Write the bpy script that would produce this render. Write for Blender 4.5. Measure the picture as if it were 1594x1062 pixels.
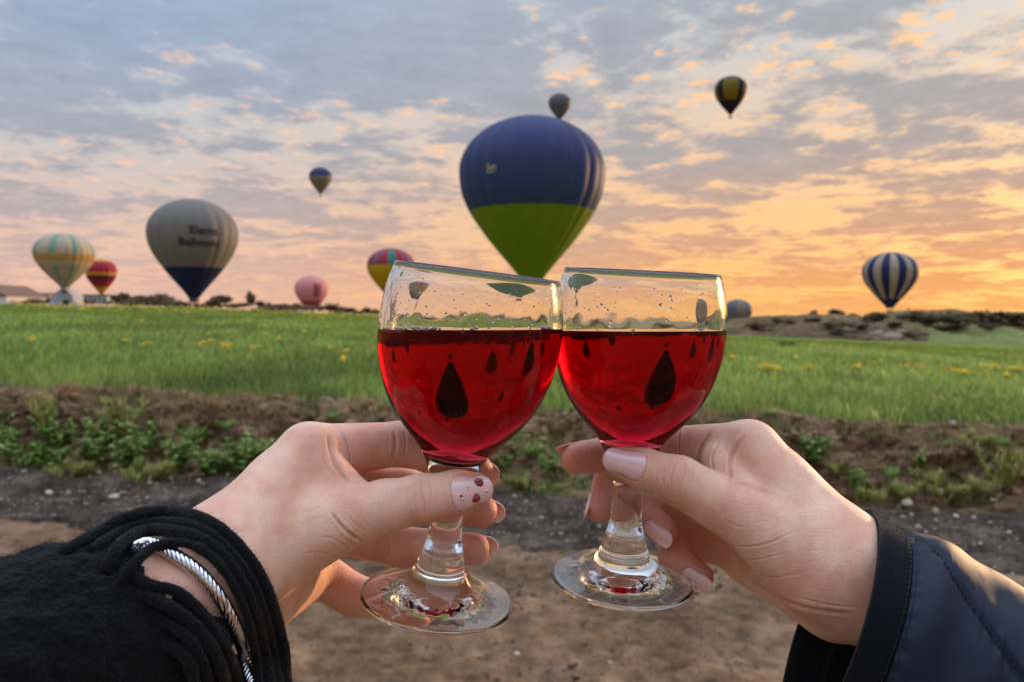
import bpy, bmesh, math, random
import numpy as np
from mathutils import Vector, Matrix
random.seed(7)
RNG = np.random.default_rng(11)
for o in list(bpy.data.objects): bpy.data.objects.remove(o)
S = bpy.context.scene
COL = S.collection
def lin(h, a=1.0):
    h = h.lstrip('#'); c = [int(h[i:i+2], 16)/255 for i in (0, 2, 4)]
    return tuple((x/12.92 if x <= .04045 else ((x+.055)/1.055)**2.4) for x in c) + (a,)
# ------------------------------------------------------------------ camera
W0, H0, FPX = 1594, 1062, 1200.0
PITCH = math.radians(1.72)
CAM = Vector((0, 0, 1.5))
RIGHT = Vector((1, 0, 0)); FWD = Vector((0, math.cos(PITCH), -math.sin(PITCH))); UP = Vector((0, math.sin(PITCH), math.cos(PITCH)))
cd = bpy.data.cameras.new('camera'); cam = bpy.data.objects.new('camera', cd); COL.objects.link(cam)
cam.location = CAM; cam.rotation_euler = (math.pi/2-PITCH, 0, 0)
cd.sensor_width = 36; cd.lens = 36*FPX/W0; cd.clip_start = .02; cd.clip_end = 9000
cd.dof.use_dof = True; cd.dof.focus_distance = .352; cd.dof.aperture_fstop = 15; cd.dof.aperture_blades = 0
S.camera = cam
def P(px, py, D):
    return CAM + RIGHT*((px-W0/2)/FPX*D) - UP*((py-H0/2)/FPX*D) + FWD*D
# ------------------------------------------------------------------ render settings
S.view_settings.view_transform = 'Standard'; S.view_settings.look = 'None'
S.view_settings.exposure = 0.18; S.view_settings.gamma = 1.0
S.cycles.use_denoising = True
S.cycles.max_bounces = 26; S.cycles.transmission_bounces = 24; S.cycles.glossy_bounces = 8
S.cycles.diffuse_bounces = 4; S.cycles.transparent_max_bounces = 12; S.cycles.volume_bounces = 0
S.cycles.sample_clamp_indirect = 6; S.cycles.blur_glossy = .5
# ------------------------------------------------------------------ sun and sky
SUN_AZ, SUN_EL = math.radians(50), math.radians(7)
sd = Vector((math.sin(SUN_AZ)*math.cos(SUN_EL), math.cos(SUN_AZ)*math.cos(SUN_EL), math.sin(SUN_EL)))
sl = bpy.data.lights.new('sun', 'SUN'); sl.energy = 2.6; sl.angle = math.radians(2.0); sl.color = (1, .62, .33)
so = bpy.data.objects.new('sun', sl); COL.objects.link(so); so.rotation_euler = sd.to_track_quat('Z', 'Y').to_euler()
so.location = (30, 30, 40)

class NT:
    """small helper to write node trees"""
    def __init__(s, tree): s.t = tree
    def n(s, typ, props=None, **inp):
        n = s.t.nodes.new(typ)
        for k, v in (props or {}).items(): setattr(n, k, v)
        for k, v in inp.items():
            k = k.replace('_', ' ') if not k.startswith('i') or not k[1:].isdigit() else int(k[1:])
            sk = n.inputs[k]
            if isinstance(v, bpy.types.NodeSocket): s.t.links.new(v, sk)
            else: sk.default_value = v
        return n
    def m(s, op, a, b=None, c=None, clamp=False):
        n = s.t.nodes.new('ShaderNodeMath'); n.operation = op; n.use_clamp = clamp
        for i, v in enumerate((a, b, c)):
            if v is None: continue
            if isinstance(v, bpy.types.NodeSocket): s.t.links.new(v, n.inputs[i])
            else: n.inputs[i].default_value = v
        return n.outputs[0]
    def vm(s, op, a, b=None, scale=None):
        n = s.t.nodes.new('ShaderNodeVectorMath'); n.operation = op
        for i, v in enumerate((a, b)):
            if v is None: continue
            if isinstance(v, bpy.types.NodeSocket): s.t.links.new(v, n.inputs[i])
            else: n.inputs[i].default_value = v
        if scale is not None:
            if isinstance(scale, bpy.types.NodeSocket): s.t.links.new(scale, n.inputs['Scale'])
            else: n.inputs['Scale'].default_value = scale
        return n
    def mix(s, f, a, b, blend='MIX'):
        n = s.t.nodes.new('ShaderNodeMix'); n.data_type = 'RGBA'; n.blend_type = blend; n.clamp_factor = True
        for i, v in ((0, f), (6, a), (7, b)):
            if isinstance(v, bpy.types.NodeSocket): s.t.links.new(v, n.inputs[i])
            else: n.inputs[i].default_value = v
        return n.outputs[2]
    def ramp(s, f, stops, interp='LINEAR'):
        n = s.t.nodes.new('ShaderNodeValToRGB'); n.color_ramp.interpolation = interp
        e = n.color_ramp.elements
        while len(e) > 1: e.remove(e[0])
        e[0].position = stops[0][0]; e[0].color = stops[0][1]
        for p, c in stops[1:]: x = e.new(p); x.color = c
        s.t.links.new(f, n.inputs[0]); return n.outputs[0]
    def noise(s, vec, scale, detail=5, rough=.55, dist=0.0, out=0, dim='3D'):
        n = s.n('ShaderNodeTexNoise', {'noise_dimensions': dim}, Scale=scale, Detail=detail, Roughness=rough, Distortion=dist)
        if vec is not None: s.t.links.new(vec, n.inputs['Vector'])
        return n.outputs[out]
    def sstep(s, x, a, b):
        n = s.t.nodes.new('ShaderNodeMapRange'); n.interpolation_type = 'SMOOTHSTEP'
        s.t.links.new(x, n.inputs[0]); n.inputs[1].default_value = a; n.inputs[2].default_value = b
        return n.outputs[0]
def g(v): return (v, v, v, 1)

wd = bpy.data.worlds.new('World'); S.world = wd; wd.use_nodes = True
wd.node_tree.nodes.clear(); N = NT(wd.node_tree)
tc = N.n('ShaderNodeTexCoord')
dirn = N.vm('NORMALIZE', tc.outputs['Generated']).outputs[0]
sx = N.n('ShaderNodeSeparateXYZ', i0=dirn)
dx, dy, dz = sx.outputs
zc = N.m('MAXIMUM', dz, 0.0)
hl = N.m('SQRT', N.m('ADD', N.m('MULTIPLY', dx, dx), N.m('MULTIPLY', dy, dy)))
cosaz = N.m('DIVIDE', N.m('ADD', N.m('MULTIPLY', dx, math.sin(SUN_AZ)), N.m('MULTIPLY', dy, math.cos(SUN_AZ))), N.m('MAXIMUM', hl, .001))
sside = N.sstep(cosaz, .15, 1.0)
# clouds lie on a flat sheet overhead, seen in perspective
inv = N.m('DIVIDE', 1.0, N.m('ADD', zc, .085))
pv = N.n('ShaderNodeCombineXYZ', i0=N.m('MULTIPLY', dx, inv), i1=N.m('MULTIPLY', dy, inv), i2=3.7).outputs[0]
n1 = N.noise(pv, 1.25, 5, .55, .3)
n2 = N.noise(pv, 4.6, 8, .62, .2)
n3 = N.noise(N.vm('ADD', pv, (7.3, 1.1, 0)).outputs[0], 12.0, 5, .6)
cov = N.m('ADD', N.m('MULTIPLY', n1, .60), N.m('MULTIPLY', n2, .40))
gap = N.sstep(cov, .475, .575)                       # 1 where the sheet thins out
tex = N.m('ADD', N.m('MULTIPLY', n2, .6), N.m('MULTIPLY', n3, .4))
cl_far = N.ramp(zc, [(0, lin('#dcb09c')), (.05, lin('#d2aea2')), (.11, lin('#b6a8a6')), (.2, lin('#a2a6b0')), (.3, lin('#98a6bc')), (.42, lin('#98abc6')), (1, lin('#b4bfd3'))])
cl_sun = N.ramp(zc, [(0, lin('#f2a95e')), (.05, lin('#e6a268')), (.11, lin('#cda083')), (.2, lin('#ada29e')), (.3, lin('#a6a6aa')), (.42, lin('#a3abb7')), (1, lin('#b4bfd3'))])
gp_far = N.ramp(zc, [(0, lin('#edbda4')), (.06, lin('#ebbfaa')), (.13, lin('#dac2b8')), (.22, lin('#cbcacb')), (.32, lin('#bfc8d4')), (.42, lin('#b9c7da')), (1, lin('#b9cae4'))])
gp_sun = N.ramp(zc, [(0, lin('#fdb65e')), (.06, lin('#ffbc69')), (.13, lin('#fcc080')), (.22, lin('#ecc8a6')), (.32, lin('#d2cdc8')), (.42, lin('#c9cdd3')), (1, lin('#b9cae4'))])
cloud = N.mix(sside, cl_far, cl_sun); gapc = N.mix(sside, gp_far, gp_sun)
cshade = N.m('ADD', .70, N.m('MULTIPLY', tex, .60))
cloud = N.mix(1.0, cloud, N.n('ShaderNodeCombineColor', i0=cshade, i1=cshade, i2=cshade).outputs[0], 'MULTIPLY')
nish = N.n('ShaderNodeTexSky', {'sky_type': 'NISHITA', 'sun_disc': False, 'sun_elevation': SUN_EL, 'sun_rotation': SUN_AZ, 'dust_density': 2.0})
N.t.links.new(dirn, nish.inputs[0])
nishc = N.vm('SCALE', nish.outputs[0], scale=.10).outputs[0]
gapc = N.mix(.15, gapc, nishc)
sky = N.mix(gap, cloud, gapc)
# sunlit undersides along the thin edges of the sheet
edge = N.m('MULTIPLY', N.sstep(cov, .47, .53), N.m('SUBTRACT', 1.0, N.sstep(cov, .57, .66)))
lit = N.m('MULTIPLY', N.m('MULTIPLY', edge, N.sstep(n3, .53, .64)), N.m('ADD', .42, N.m('MULTIPLY', sside, .36)))
lit = N.m('MULTIPLY', lit, N.m('SUBTRACT', 1.0, N.sstep(zc, .40, .75)))
litc = N.mix(sside, lin('#ffc4a4'), lin('#ffcb94'))
sky = N.mix(lit, sky, litc)
# glow towards the sun
dsun = N.m('MAXIMUM', N.vm('DOT_PRODUCT', dirn, tuple(sd)).outputs['Value'], 0.0)
gl = N.m('ADD', N.m('MULTIPLY', N.m('POWER', dsun, 220.0), 14.0), N.m('MULTIPLY', N.m('POWER', dsun, 16.0), .05))
glow = N.vm('SCALE', (1.0, .60, .26), scale=gl).outputs[0]
sky = N.vm('ADD', sky, glow).outputs[0]
# an overcast sheet is brighter overhead; boosted further, out of view, to light the hands
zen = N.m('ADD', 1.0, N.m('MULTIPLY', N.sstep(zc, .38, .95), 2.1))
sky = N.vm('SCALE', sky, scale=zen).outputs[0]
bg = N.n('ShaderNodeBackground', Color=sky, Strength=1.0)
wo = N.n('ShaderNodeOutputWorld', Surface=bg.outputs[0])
wd.cycles.sampling_method = 'MANUAL'; wd.cycles.sample_map_resolution = 1024

# ------------------------------------------------------------------ generic helpers
def tag(o, label=None, cat=None, group=None, kind=None):
    if label: o['label'] = label
    if cat: o['category'] = cat
    if group: o['group'] = group
    if kind: o['kind'] = kind
    return o
def empty(name, loc=(0, 0, 0)):
    o = bpy.data.objects.new(name, None); COL.objects.link(o); o.location = loc; o.empty_display_size = .1
    return o
def link(name, me, parent=None, loc=None):
    o = bpy.data.objects.new(name, me); COL.objects.link(o)
    if parent is not None: o.parent = parent
    if loc is not None: o.location = loc
    return o
def npmesh(name, V, F, mats=(), smooth=True, mi=None):
    """mesh from numpy arrays; F is an (n,3) or (n,4) array or a list of those"""
    me = bpy.data.meshes.new(name)
    V = np.asarray(V, dtype=np.float32)
    Fs = F if isinstance(F, list) else [F]
    Fs = [np.asarray(f, dtype=np.int32) for f in Fs if len(f)]
    li = np.concatenate([f.ravel() for f in Fs]); tot = np.concatenate([np.full(len(f), f.shape[1], np.int32) for f in Fs])
    st = np.concatenate([[0], np.cumsum(tot)[:-1]]).astype(np.int32)
    me.vertices.add(len(V)); me.vertices.foreach_set('co', V.ravel())
    me.loops.add(len(li)); me.loops.foreach_set('vertex_index', li.astype(np.int32))
    me.polygons.add(len(tot)); me.polygons.foreach_set('loop_start', st)
    if mi is not None: me.polygons.foreach_set('material_index', np.asarray(mi, np.int32))
    me.polygons.foreach_set('use_smooth', np.full(len(tot), bool(smooth)))
    me.update(calc_edges=True); me.validate()
    for m in mats: me.materials.append(m)
    return me
def vattr(me, name, arr):
    a = me.attributes.new(name, 'FLOAT_COLOR', 'POINT')
    c = np.ones((len(arr), 4), np.float32); c[:, :3] = np.asarray(arr).reshape(len(arr), -1)[:, :3] if np.ndim(arr) == 2 else np.asarray(arr)[:, None]
    a.data.foreach_set('color', c.ravel())
def gridf(nu, nv, wrap_u=False, off=0):
    """quads of a (nu x nv) vertex grid, index = i*nv+j"""
    I = np.arange(nu if wrap_u else nu-1); J = np.arange(nv-1)
    i, j = np.meshgrid(I, J, indexing='ij'); i2 = (i+1) % nu
    return (np.stack([i*nv+j, i2*nv+j, i2*nv+j+1, i*nv+j+1], -1).reshape(-1, 4)+off)
def _hash(ix, iy, iz, seed):
    h = (ix.astype(np.int64)*374761393 + iy.astype(np.int64)*668265263 + iz.astype(np.int64)*2147483647 + seed*1274126177) & 0xffffffff
    h = ((h ^ (h >> 13))*1274126177) & 0xffffffff
    return ((h ^ (h >> 16)) & 0xffffff)/float(0xffffff)
def vnoise(x, y, z=None, seed=0):
    x, y = np.asarray(x, float), np.asarray(y, float); z = np.zeros_like(x) if z is None else np.asarray(z, float)
    ix, iy, iz = np.floor(x), np.floor(y), np.floor(z); fx, fy, fz = x-ix, y-iy, z-iz
    fx, fy, fz = [f*f*f*(f*(f*6-15)+10) for f in (fx, fy, fz)]
    r = 0
    for a in (0, 1):
        for b in (0, 1):
            for c in (0, 1):
                w = (fx if a else 1-fx)*(fy if b else 1-fy)*(fz if c else 1-fz)
                r = r + w*_hash(ix+a, iy+b, iz+c, seed)
    return r*2-1
def fbm(x, y, z=None, oct=4, gain=.5, seed=0):
    r, a = 0, 1
    for k in range(oct):
        f = 2.03**k
        r = r + a*vnoise(np.asarray(x)*f, np.asarray(y)*f, None if z is None else np.asarray(z)*f, seed+k*17); a *= gain
    return r
def tube(path, rad, seg=10, caps=True):
    """V,F of a tube along path (n,3) with radius rad (scalar or n)"""
    path = np.asarray(path, float); n = len(path); rad = np.broadcast_to(np.asarray(rad, float), (n,))
    T = np.gradient(path, axis=0); T /= np.linalg.norm(T, axis=1)[:, None]+1e-12
    u = np.cross(T[0], [0, 0, 1]); u = u if np.linalg.norm(u) > 1e-3 else np.cross(T[0], [0, 1, 0]); u /= np.linalg.norm(u)
    V = []; th = np.arange(seg)/seg*2*np.pi
    for i in range(n):
        u = u - T[i]*np.dot(u, T[i]); u /= np.linalg.norm(u); v = np.cross(T[i], u)
        V.append(path[i]+rad[i]*(np.cos(th)[:, None]*u+np.sin(th)[:, None]*v))
    V = np.concatenate(V)
    F = []
    for i in range(n-1):
        for k in range(seg): F.append((i*seg+k, i*seg+(k+1) % seg, (i+1)*seg+(k+1) % seg, (i+1)*seg+k))
    T3 = []
    if caps:
        V = np.concatenate([V, path[:1], path[-1:]]); a, b = len(V)-2, len(V)-1
        for k in range(seg):
            T3.append((a, (k+1) % seg, k)); T3.append((b, (n-1)*seg+k, (n-1)*seg+(k+1) % seg))
    return V, [np.array(F), np.array(T3)] if T3 else [np.array(F)]
def merge(parts):
    """merge list of (V,[F..]) into one"""
    Vs, Q, T = [], [], []; o = 0
    for V, Fs in parts:
        for f in (Fs if isinstance(Fs, list) else [Fs]):
            if len(f): (Q if np.asarray(f).shape[1] == 4 else T).append(np.asarray(f)+o)
        Vs.append(np.asarray(V)); o += len(V)
    return np.concatenate(Vs), ([np.concatenate(Q)] if Q else [])+([np.concatenate(T)] if T else [])
def catmull(pts, n=8):
    p = np.asarray(pts, float); p = np.vstack([2*p[0]-p[1], p, 2*p[-1]-p[-2]]); out = []
    for i in range(1, len(p)-2):
        t = np.linspace(0, 1, n, endpoint=False)[:, None]
        out.append(.5*(2*p[i]+(p[i+1]-p[i-1])*t+(2*p[i-1]-5*p[i]+4*p[i+1]-p[i+2])*t*t+(-p[i-1]+3*p[i]-3*p[i+1]+p[i+2])*t**3))
    out.append(p[-2:-1]); return np.vstack(out)
def boxVF(x0, x1, y0, y1, z0, z1):
    V = np.array([(x, y, z) for x in (x0, x1) for y in (y0, y1) for z in (z0, z1)])
    return V, np.array([(0, 1, 3, 2), (4, 6, 7, 5), (0, 4, 5, 1), (2, 3, 7, 6), (0, 2, 6, 4), (1, 5, 7, 3)])
_ico = {}
def icoVF(sub=1):
    if sub not in _ico:
        b = bmesh.new(); bmesh.ops.create_icosphere(b, subdivisions=sub, radius=1)
        V = np.array([v.co[:] for v in b.verts]); F = np.array([[v.index for v in f.verts] for f in b.faces]); b.free(); _ico[sub] = (V, F)
    return _ico[sub]
def mat(name):
    m = bpy.data.materials.new(name); m.use_nodes = True; m.node_tree.nodes.clear(); k = NT(m.node_tree)
    k.out = k.n('ShaderNodeOutputMaterial'); k.tc = k.n('ShaderNodeTexCoord'); k.mat = m
    return m, k
def surf(k, sh): k.t.links.new(sh, k.out.inputs['Surface'])
def plain(name, col, rough=.7, metal=0, var=.12, scale=30, bump=.0, sheen=0, coat=0, spec=.5):
    m, k = mat(name)
    n = k.noise(k.tc.outputs['Object'], scale, 5, .6)
    c = k.mix(n, tuple(x*(1-var) for x in col[:3])+(1,), tuple(min(1, x*(1+var)) for x in col[:3])+(1,))
    p = k.n('ShaderNodeBsdfPrincipled', Base_Color=c, Roughness=rough, Metallic=metal)
    p.inputs['Specular IOR Level'].default_value = spec
    if sheen: p.inputs['Sheen Weight'].default_value = sheen
    if coat: p.inputs['Coat Weight'].default_value = coat
    if bump:
        b = k.n('ShaderNodeBump', Strength=.6, Distance=bump, Height=n); k.t.links.new(b.outputs[0], p.inputs['Normal'])
    surf(k, p.outputs[0]); return m
# ================================================================== the land
EDGE_PX = [-400, 0, 300, 590, 870, 1130, 1594, 2000]; EDGE_PY = [470, 473, 478, 490, 506, 521, 541, 556]
def tilt(x): return -.025*np.asarray(x)
def road_edge(x): return 5.05-.08*np.asarray(x)
def bank_foot(x): return 6.2-.085*np.asarray(x)
def bank_top(x): return 7.25-.085*np.asarray(x)+.12*vnoise(np.asarray(x)*1.3, np.asarray(x)*0, seed=5)
def los(x, y):   # slope of the line of sight to the far edge of the field
    a = np.asarray(x)/np.maximum(y, 1)*FPX+W0/2
    return (495-np.interp(a, EDGE_PX, EDGE_PY))/1200
def field_z(x, y):
    x, y = np.asarray(x, float), np.asarray(y, float)
    z0 = .59+tilt(x)*np.clip(1-(y-8)/60, .3, 1); t = np.clip((y-8)/92, 0, 1)
    z1 = 1.5+los(x, y)*100
    return z0*(1-t)+z1*t+.035*fbm(x*.5, y*.5, seed=3)*np.clip(2-y/20, .3, 1)
def road_z(x, y): return tilt(x)+.012*fbm(x*1.2, y*1.2, seed=1)-.03*np.exp(-((y-4.35+.08*x)/.25)**2)
def soil_mat(name, dark, mid, light, scale, bump, specks=0, speckcol=None, streak=False):
    m, k = mat(name); o = k.tc.outputs['Object']
    if streak: o2 = k.n('ShaderNodeMapping', Vector=o, Scale=(.35, 1.6, 1)).outputs[0]
    else: o2 = o
    a = k.noise(o2, scale*.12, 6, .6); b = k.noise(o2, scale, 8, .68)
    f = k.m('ADD', k.m('MULTIPLY', a, .5), k.m('MULTIPLY', b, .5))
    c = k.ramp(f, [(.40, lin(dark)), (.5, lin(mid)), (.61, lin(light))])
    if specks:
        v = k.n('ShaderNodeTexVoronoi', Vector=o, Scale=specks); v.inputs['Randomness'].default_value = 1
        mask = k.m('MULTIPLY', k.m('LESS_THAN', v.outputs['Distance'], .22), k.m('GREATER_THAN', k.n('ShaderNodeSeparateColor', i0=v.outputs['Color']).outputs[0], .72))
        c = k.mix(mask, c, lin(speckcol))
    p = k.n('ShaderNodeBsdfPrincipled', Base_Color=c, Roughness=.95); p.inputs['Specular IOR Level'].default_value = .15
    bp = k.n('ShaderNodeBump', Strength=.9, Distance=bump, Height=k.noise(o, scale*1.6, 8, .7)); k.t.links.new(bp.outputs[0], p.inputs['Normal'])
    surf(k, p.outputs[0]); return m
M_road = soil_mat('road_dirt', '#58422f', '#82664d', '#a6866a', 8, .045, 26, '#50392a', False)
M_gravel = soil_mat('gravel_soil', '#30261f', '#51423a', '#7c6a58', 26, .03, 22, '#a89a8c')
M_bank = soil_mat('bank_soil', '#453326', '#866850', '#b08f70', 7, .05, 30, '#3c2e24')
M_clod = soil_mat('clod_soil', '#54412f', '#866a50', '#a3866a', 20, .01)
m, k = mat('field_soil_and_grass'); o = k.tc.outputs['Object']
f = k.m('ADD', k.m('MULTIPLY', k.noise(k.n('ShaderNodeMapping', Vector=o, Scale=(.08, .5, 1)).outputs[0], 1.0, 5, .6), .6), k.m('MULTIPLY', k.noise(o, 7, 6, .7), .4))
c = k.ramp(f, [(.32, lin('#3d5a22')), (.5, lin('#5d7f34')), (.66, lin('#7f9c48'))])
p = k.n('ShaderNodeBsdfPrincipled', Base_Color=c, Roughness=.9); p.inputs['Specular IOR Level'].default_value = .1
bp = k.n('ShaderNodeBump', Strength=1.0, Distance=.12, Height=k.noise(o, 9, 6, .7)); k.t.links.new(bp.outputs[0], p.inputs['Normal']); surf(k, p.outputs[0]); M_field = m
M_far = soil_mat('far_ground', '#5c5238', '#7c6c4c', '#8f8258', .25, .3)

def strip(name, xs, y0f, y1f, nv, zf, mt, pw=1.0, disp=None):
    xs = np.asarray(xs); v = np.linspace(0, 1, nv)**pw
    X = np.repeat(xs[:, None], nv, 1); y0, y1 = y0f(xs), y1f(xs)
    Y = y0[:, None]+(y1-y0)[:, None]*v[None]
    Z = zf(X, Y, np.broadcast_to(v[None], X.shape))
    V = np.stack([X, Y, Z], -1)
    if disp is not None: V = V+disp(X, Y, Z, np.broadcast_to(v[None], X.shape))
    me = npmesh(name, V.reshape(-1, 3), gridf(len(xs), nv), [mt])
    o = link(name, me); tag(o, kind='structure'); return o
def wide(a, n_): return np.concatenate([np.linspace(-60, -a, 36, endpoint=False), np.linspace(-a, a, n_), np.linspace(a, 60, 37)[1:]])
gx = np.concatenate([[-4000, -1500, -500, -150], np.linspace(-60, 60, 31), [150, 500, 1500, 4000]]); gy = np.array([-4000, -1500, -500, -150, -60, -30, -15, -5, 0, 4, 9.])
GX, GY_ = np.meshgrid(gx, gy, indexing='ij'); V = np.stack([GX, GY_, -.025*np.clip(GX, -60, 60)-.14], -1)
tag(link('ground', npmesh('ground', V.reshape(-1, 3), gridf(len(gx), len(gy)), [M_road])), kind='structure')
strip('dirt_road', wide(7, 390), lambda x: x*0-1.5, road_edge, 200, lambda X, Y, v: road_z(X, Y)+.018*fbm(X*5, Y*5, oct=5, gain=.6, seed=8)-.004, M_road, .6)
strip('gravel_verge', wide(8, 330), lambda x: road_edge(x)-.06+.07*fbm(x*2.2, x*0, oct=6, gain=.7, seed=21), lambda x: bank_foot(x)+.1, 60,
      lambda X, Y, v: road_z(X, Y)+.028*fbm(X*7, Y*7, oct=4, seed=9)*np.sin(np.pi*np.clip(v*1.2, 0, 1))**.5+.034*np.clip(v/.03, 0, 1)+.05*v**2-.01, M_gravel)
def bank_zf(X, Y, v):
    s = v*v*(3-2*v); return road_z(X, bank_foot(X))*(1-s)+(field_z(X, np.maximum(Y, 8))+.02)*s+.03
def bank_disp(X, Y, Z, v):
    e = np.sin(np.pi*np.clip(v, 0, 1))**.6
    a = fbm(X*1.6, Y*1.6, Z*1.6, 3, seed=31)*.16+fbm(X*5, Y*5, Z*5, 4, .65, seed=33)*.13
    return np.stack([fbm(X*5, Y*5, Z*5, 3, seed=41)*.05*e, -a*e*.8, a*e*.55+.02*fbm(X*9, Y*9, Z*9, 2, seed=44)], -1)
strip('earth_bank', wide(8, 530), bank_foot, lambda x: bank_top(x)+.25, 90, bank_zf, M_bank, 1, bank_disp)
# the field opens out with distance like a fan of rows
ys = np.concatenate([np.linspace(0, 1, 60)**2*22, np.linspace(23, 93.5, 60)]); a = np.sign(np.linspace(-1, 1, 240))*np.abs(np.linspace(-1, 1, 240))**1.6*7
Y = bank_top(0)+ys[None, :]+0*a[:, None]
X = a[:, None]*(Y+2)*np.clip(1-ys/150, .3, 1)[None]; Y = np.where(np.abs(X) < 60, Y-.085*X*np.clip(1-ys/40, 0, 1)[None], Y-.085*60*np.sign(X)*np.clip(1-ys/40, 0, 1)[None])
V = np.stack([X, Y, field_z(X, Y)], -1)
tag(link('field', npmesh('field', V.reshape(-1, 3), gridf(240, len(ys)), [M_field])), kind='structure')
yy = np.concatenate([np.linspace(100, 420, 40), np.linspace(450, 6000, 30)]); a = np.linspace(-5, 5, 220)
Y = yy[None]+0*a[:, None]; X = a[:, None]*Y
lim = np.minimum(Y, 420); Z = 1.5+(los(X, Y)-.0012)*lim-.25-.0*Y+fbm(X*.02, Y*.02, seed=51)*.15
V = np.stack([X, Y, Z], -1)
tag(link('far_ground', npmesh('far_ground', V.reshape(-1, 3), gridf(220, len(yy)), [M_far])), kind='structure')

# low stony hill behind the field, on the right
hp = np.linspace(1040, 1900, 190); ht = np.interp(hp, [1040, 1090, 1130, 1200, 1290, 1350, 1400, 1470, 1540, 1594, 1900], [522, 512, 502, 494, 490, 492, 484, 483, 486, 489, 505])
tt = np.linspace(0, 1, 50)
hx, T = np.meshgrid(hp, tt, indexing='ij'); top = np.repeat(ht[:, None], 50, 1); ed = np.interp(hx, EDGE_PX, EDGE_PY)
yd = 99+T*46; A = (hx-W0/2)/FPX
s = np.clip(T/.62, 0, 1); s = s*s*(3-2*s); s = s*(1-np.clip((T-.7)/.3, 0, 1)**2*.5)
py = ed+3-(ed+3-top)*s
Z = 1.5+(495-py)/1200*yd+(fbm(A*yd*.25, yd*.25, seed=61)*.55+fbm(A*yd*.9, yd*.9, seed=62)*.25)*np.sin(np.pi*np.clip(T*1.3, 0, 1))
V = np.stack([A*yd, yd, Z], -1)
M_hill = soil_mat('hill_scrub', '#4f3e2c', '#705b42', '#83744e', .9, .4, .8, '#8f7c68')
HILL = V
tag(link('hill', npmesh('hill', V.reshape(-1, 3), gridf(190, 50), [M_hill])), kind='structure')
def hill_z(px, t):
    i = int(np.clip(np.searchsorted(hp, px), 0, 189)); j = int(t*49); return HILL[i, j]

# ---------------------------------------------------------------- grass
def blades(n, xs, ys, zs, h, w, bend, col, name, mt, kind='stuff', lean=None):
    az = RNG.uniform(0, 2*np.pi, n); d = np.stack([np.cos(az), np.sin(az), 0*az], -1)
    wa = RNG.uniform(-.9, .9, n); wdir = np.stack([np.cos(wa), np.sin(wa), 0*az], -1)
    B = np.stack([xs, ys, zs-.02], -1); up = np.array([0, 0, 1.])
    w = w[:, None]/2; hh = h[:, None]; bb = (bend*h)[:, None]
    v0, v1 = B-wdir*w, B+wdir*w
    m = B+up*hh*.6+d*bb*.35; v2, v3 = m-wdir*w*.8, m+wdir*w*.8
    v4 = B+up*hh*(1-.25*bend[:, None])+d*bb
    V = np.stack([v0, v1, v2, v3, v4], 1).reshape(-1, 3); i = np.arange(n)[:, None]*5
    Q = np.concatenate([i, i+1, i+3, i+2], 1); T = np.concatenate([i+2, i+3, i+4], 1)
    me = npmesh(name, V, [Q, T], [mt]); vattr(me, 'tint', np.repeat(col, 5, 0)); return me
def leaf_mat(name, rough=.55, trans=.35):
    m, k = mat(name)
    at = k.n('ShaderNodeAttribute', {'attribute_name': 'tint'})
    p = k.n('ShaderNodeBsdfPrincipled', Base_Color=at.outputs['Color'], Roughness=rough); p.inputs['Specular IOR Level'].default_value = .3
    t = k.n('ShaderNodeBsdfTranslucent', Color=at.outputs['Color'])
    x = k.n('ShaderNodeMixShader', i0=trans, i1=p.outputs[0], i2=t.outputs[0]); surf(k, x.outputs[0]); return m
M_leaf = leaf_mat('leaf', .5, .42)
def tints(n, cols, var=.25):
    c = np.array([lin(x)[:3] for x in cols]); r = RNG.dirichlet(np.ones(len(cols))*.7, n)@c
    return r*RNG.uniform(1-var, 1+var, (n, 1))
n = 145000
y = np.exp(RNG.uniform(math.log(7.3), math.log(75), n)); x = RNG.uniform(-1, 1, n)*(y*.80+2.0); y = y-.085*x*np.clip(1-(y-7)/30, 0, 1)
keep = y > bank_top(x)-.03; x, y = x[keep], y[keep]; n = len(x)
pat = np.clip(.5+.5*fbm(x*.35, y*.12, seed=71)+.25*fbm(x*1.5, y*.8, seed=73), 0, 1)
h = RNG.uniform(.14, .27, n)*(.75+.5*pat); w = .011*(y/8)*RNG.uniform(.7, 1.3, n); bd = RNG.uniform(.1, .8, n)
c = tints(n, ['#88a146', '#9eb85c', '#bbd080', '#618038']); far = np.clip((y-15)/45, 0, 1)[:, None]
c = c*(.42+.72*pat[:, None])*RNG.uniform(.6, 1.3, (n, 1)); c = c*(1-far)+far*(c*.4+np.array(lin('#75822f')[:3])*.6)
tag(link('grass', blades(n, x, y, field_z(x, y), h, w, bd, c, 'grass', M_leaf)), 'short green cereal crop covering the whole field', 'grass', kind='stuff')
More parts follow.
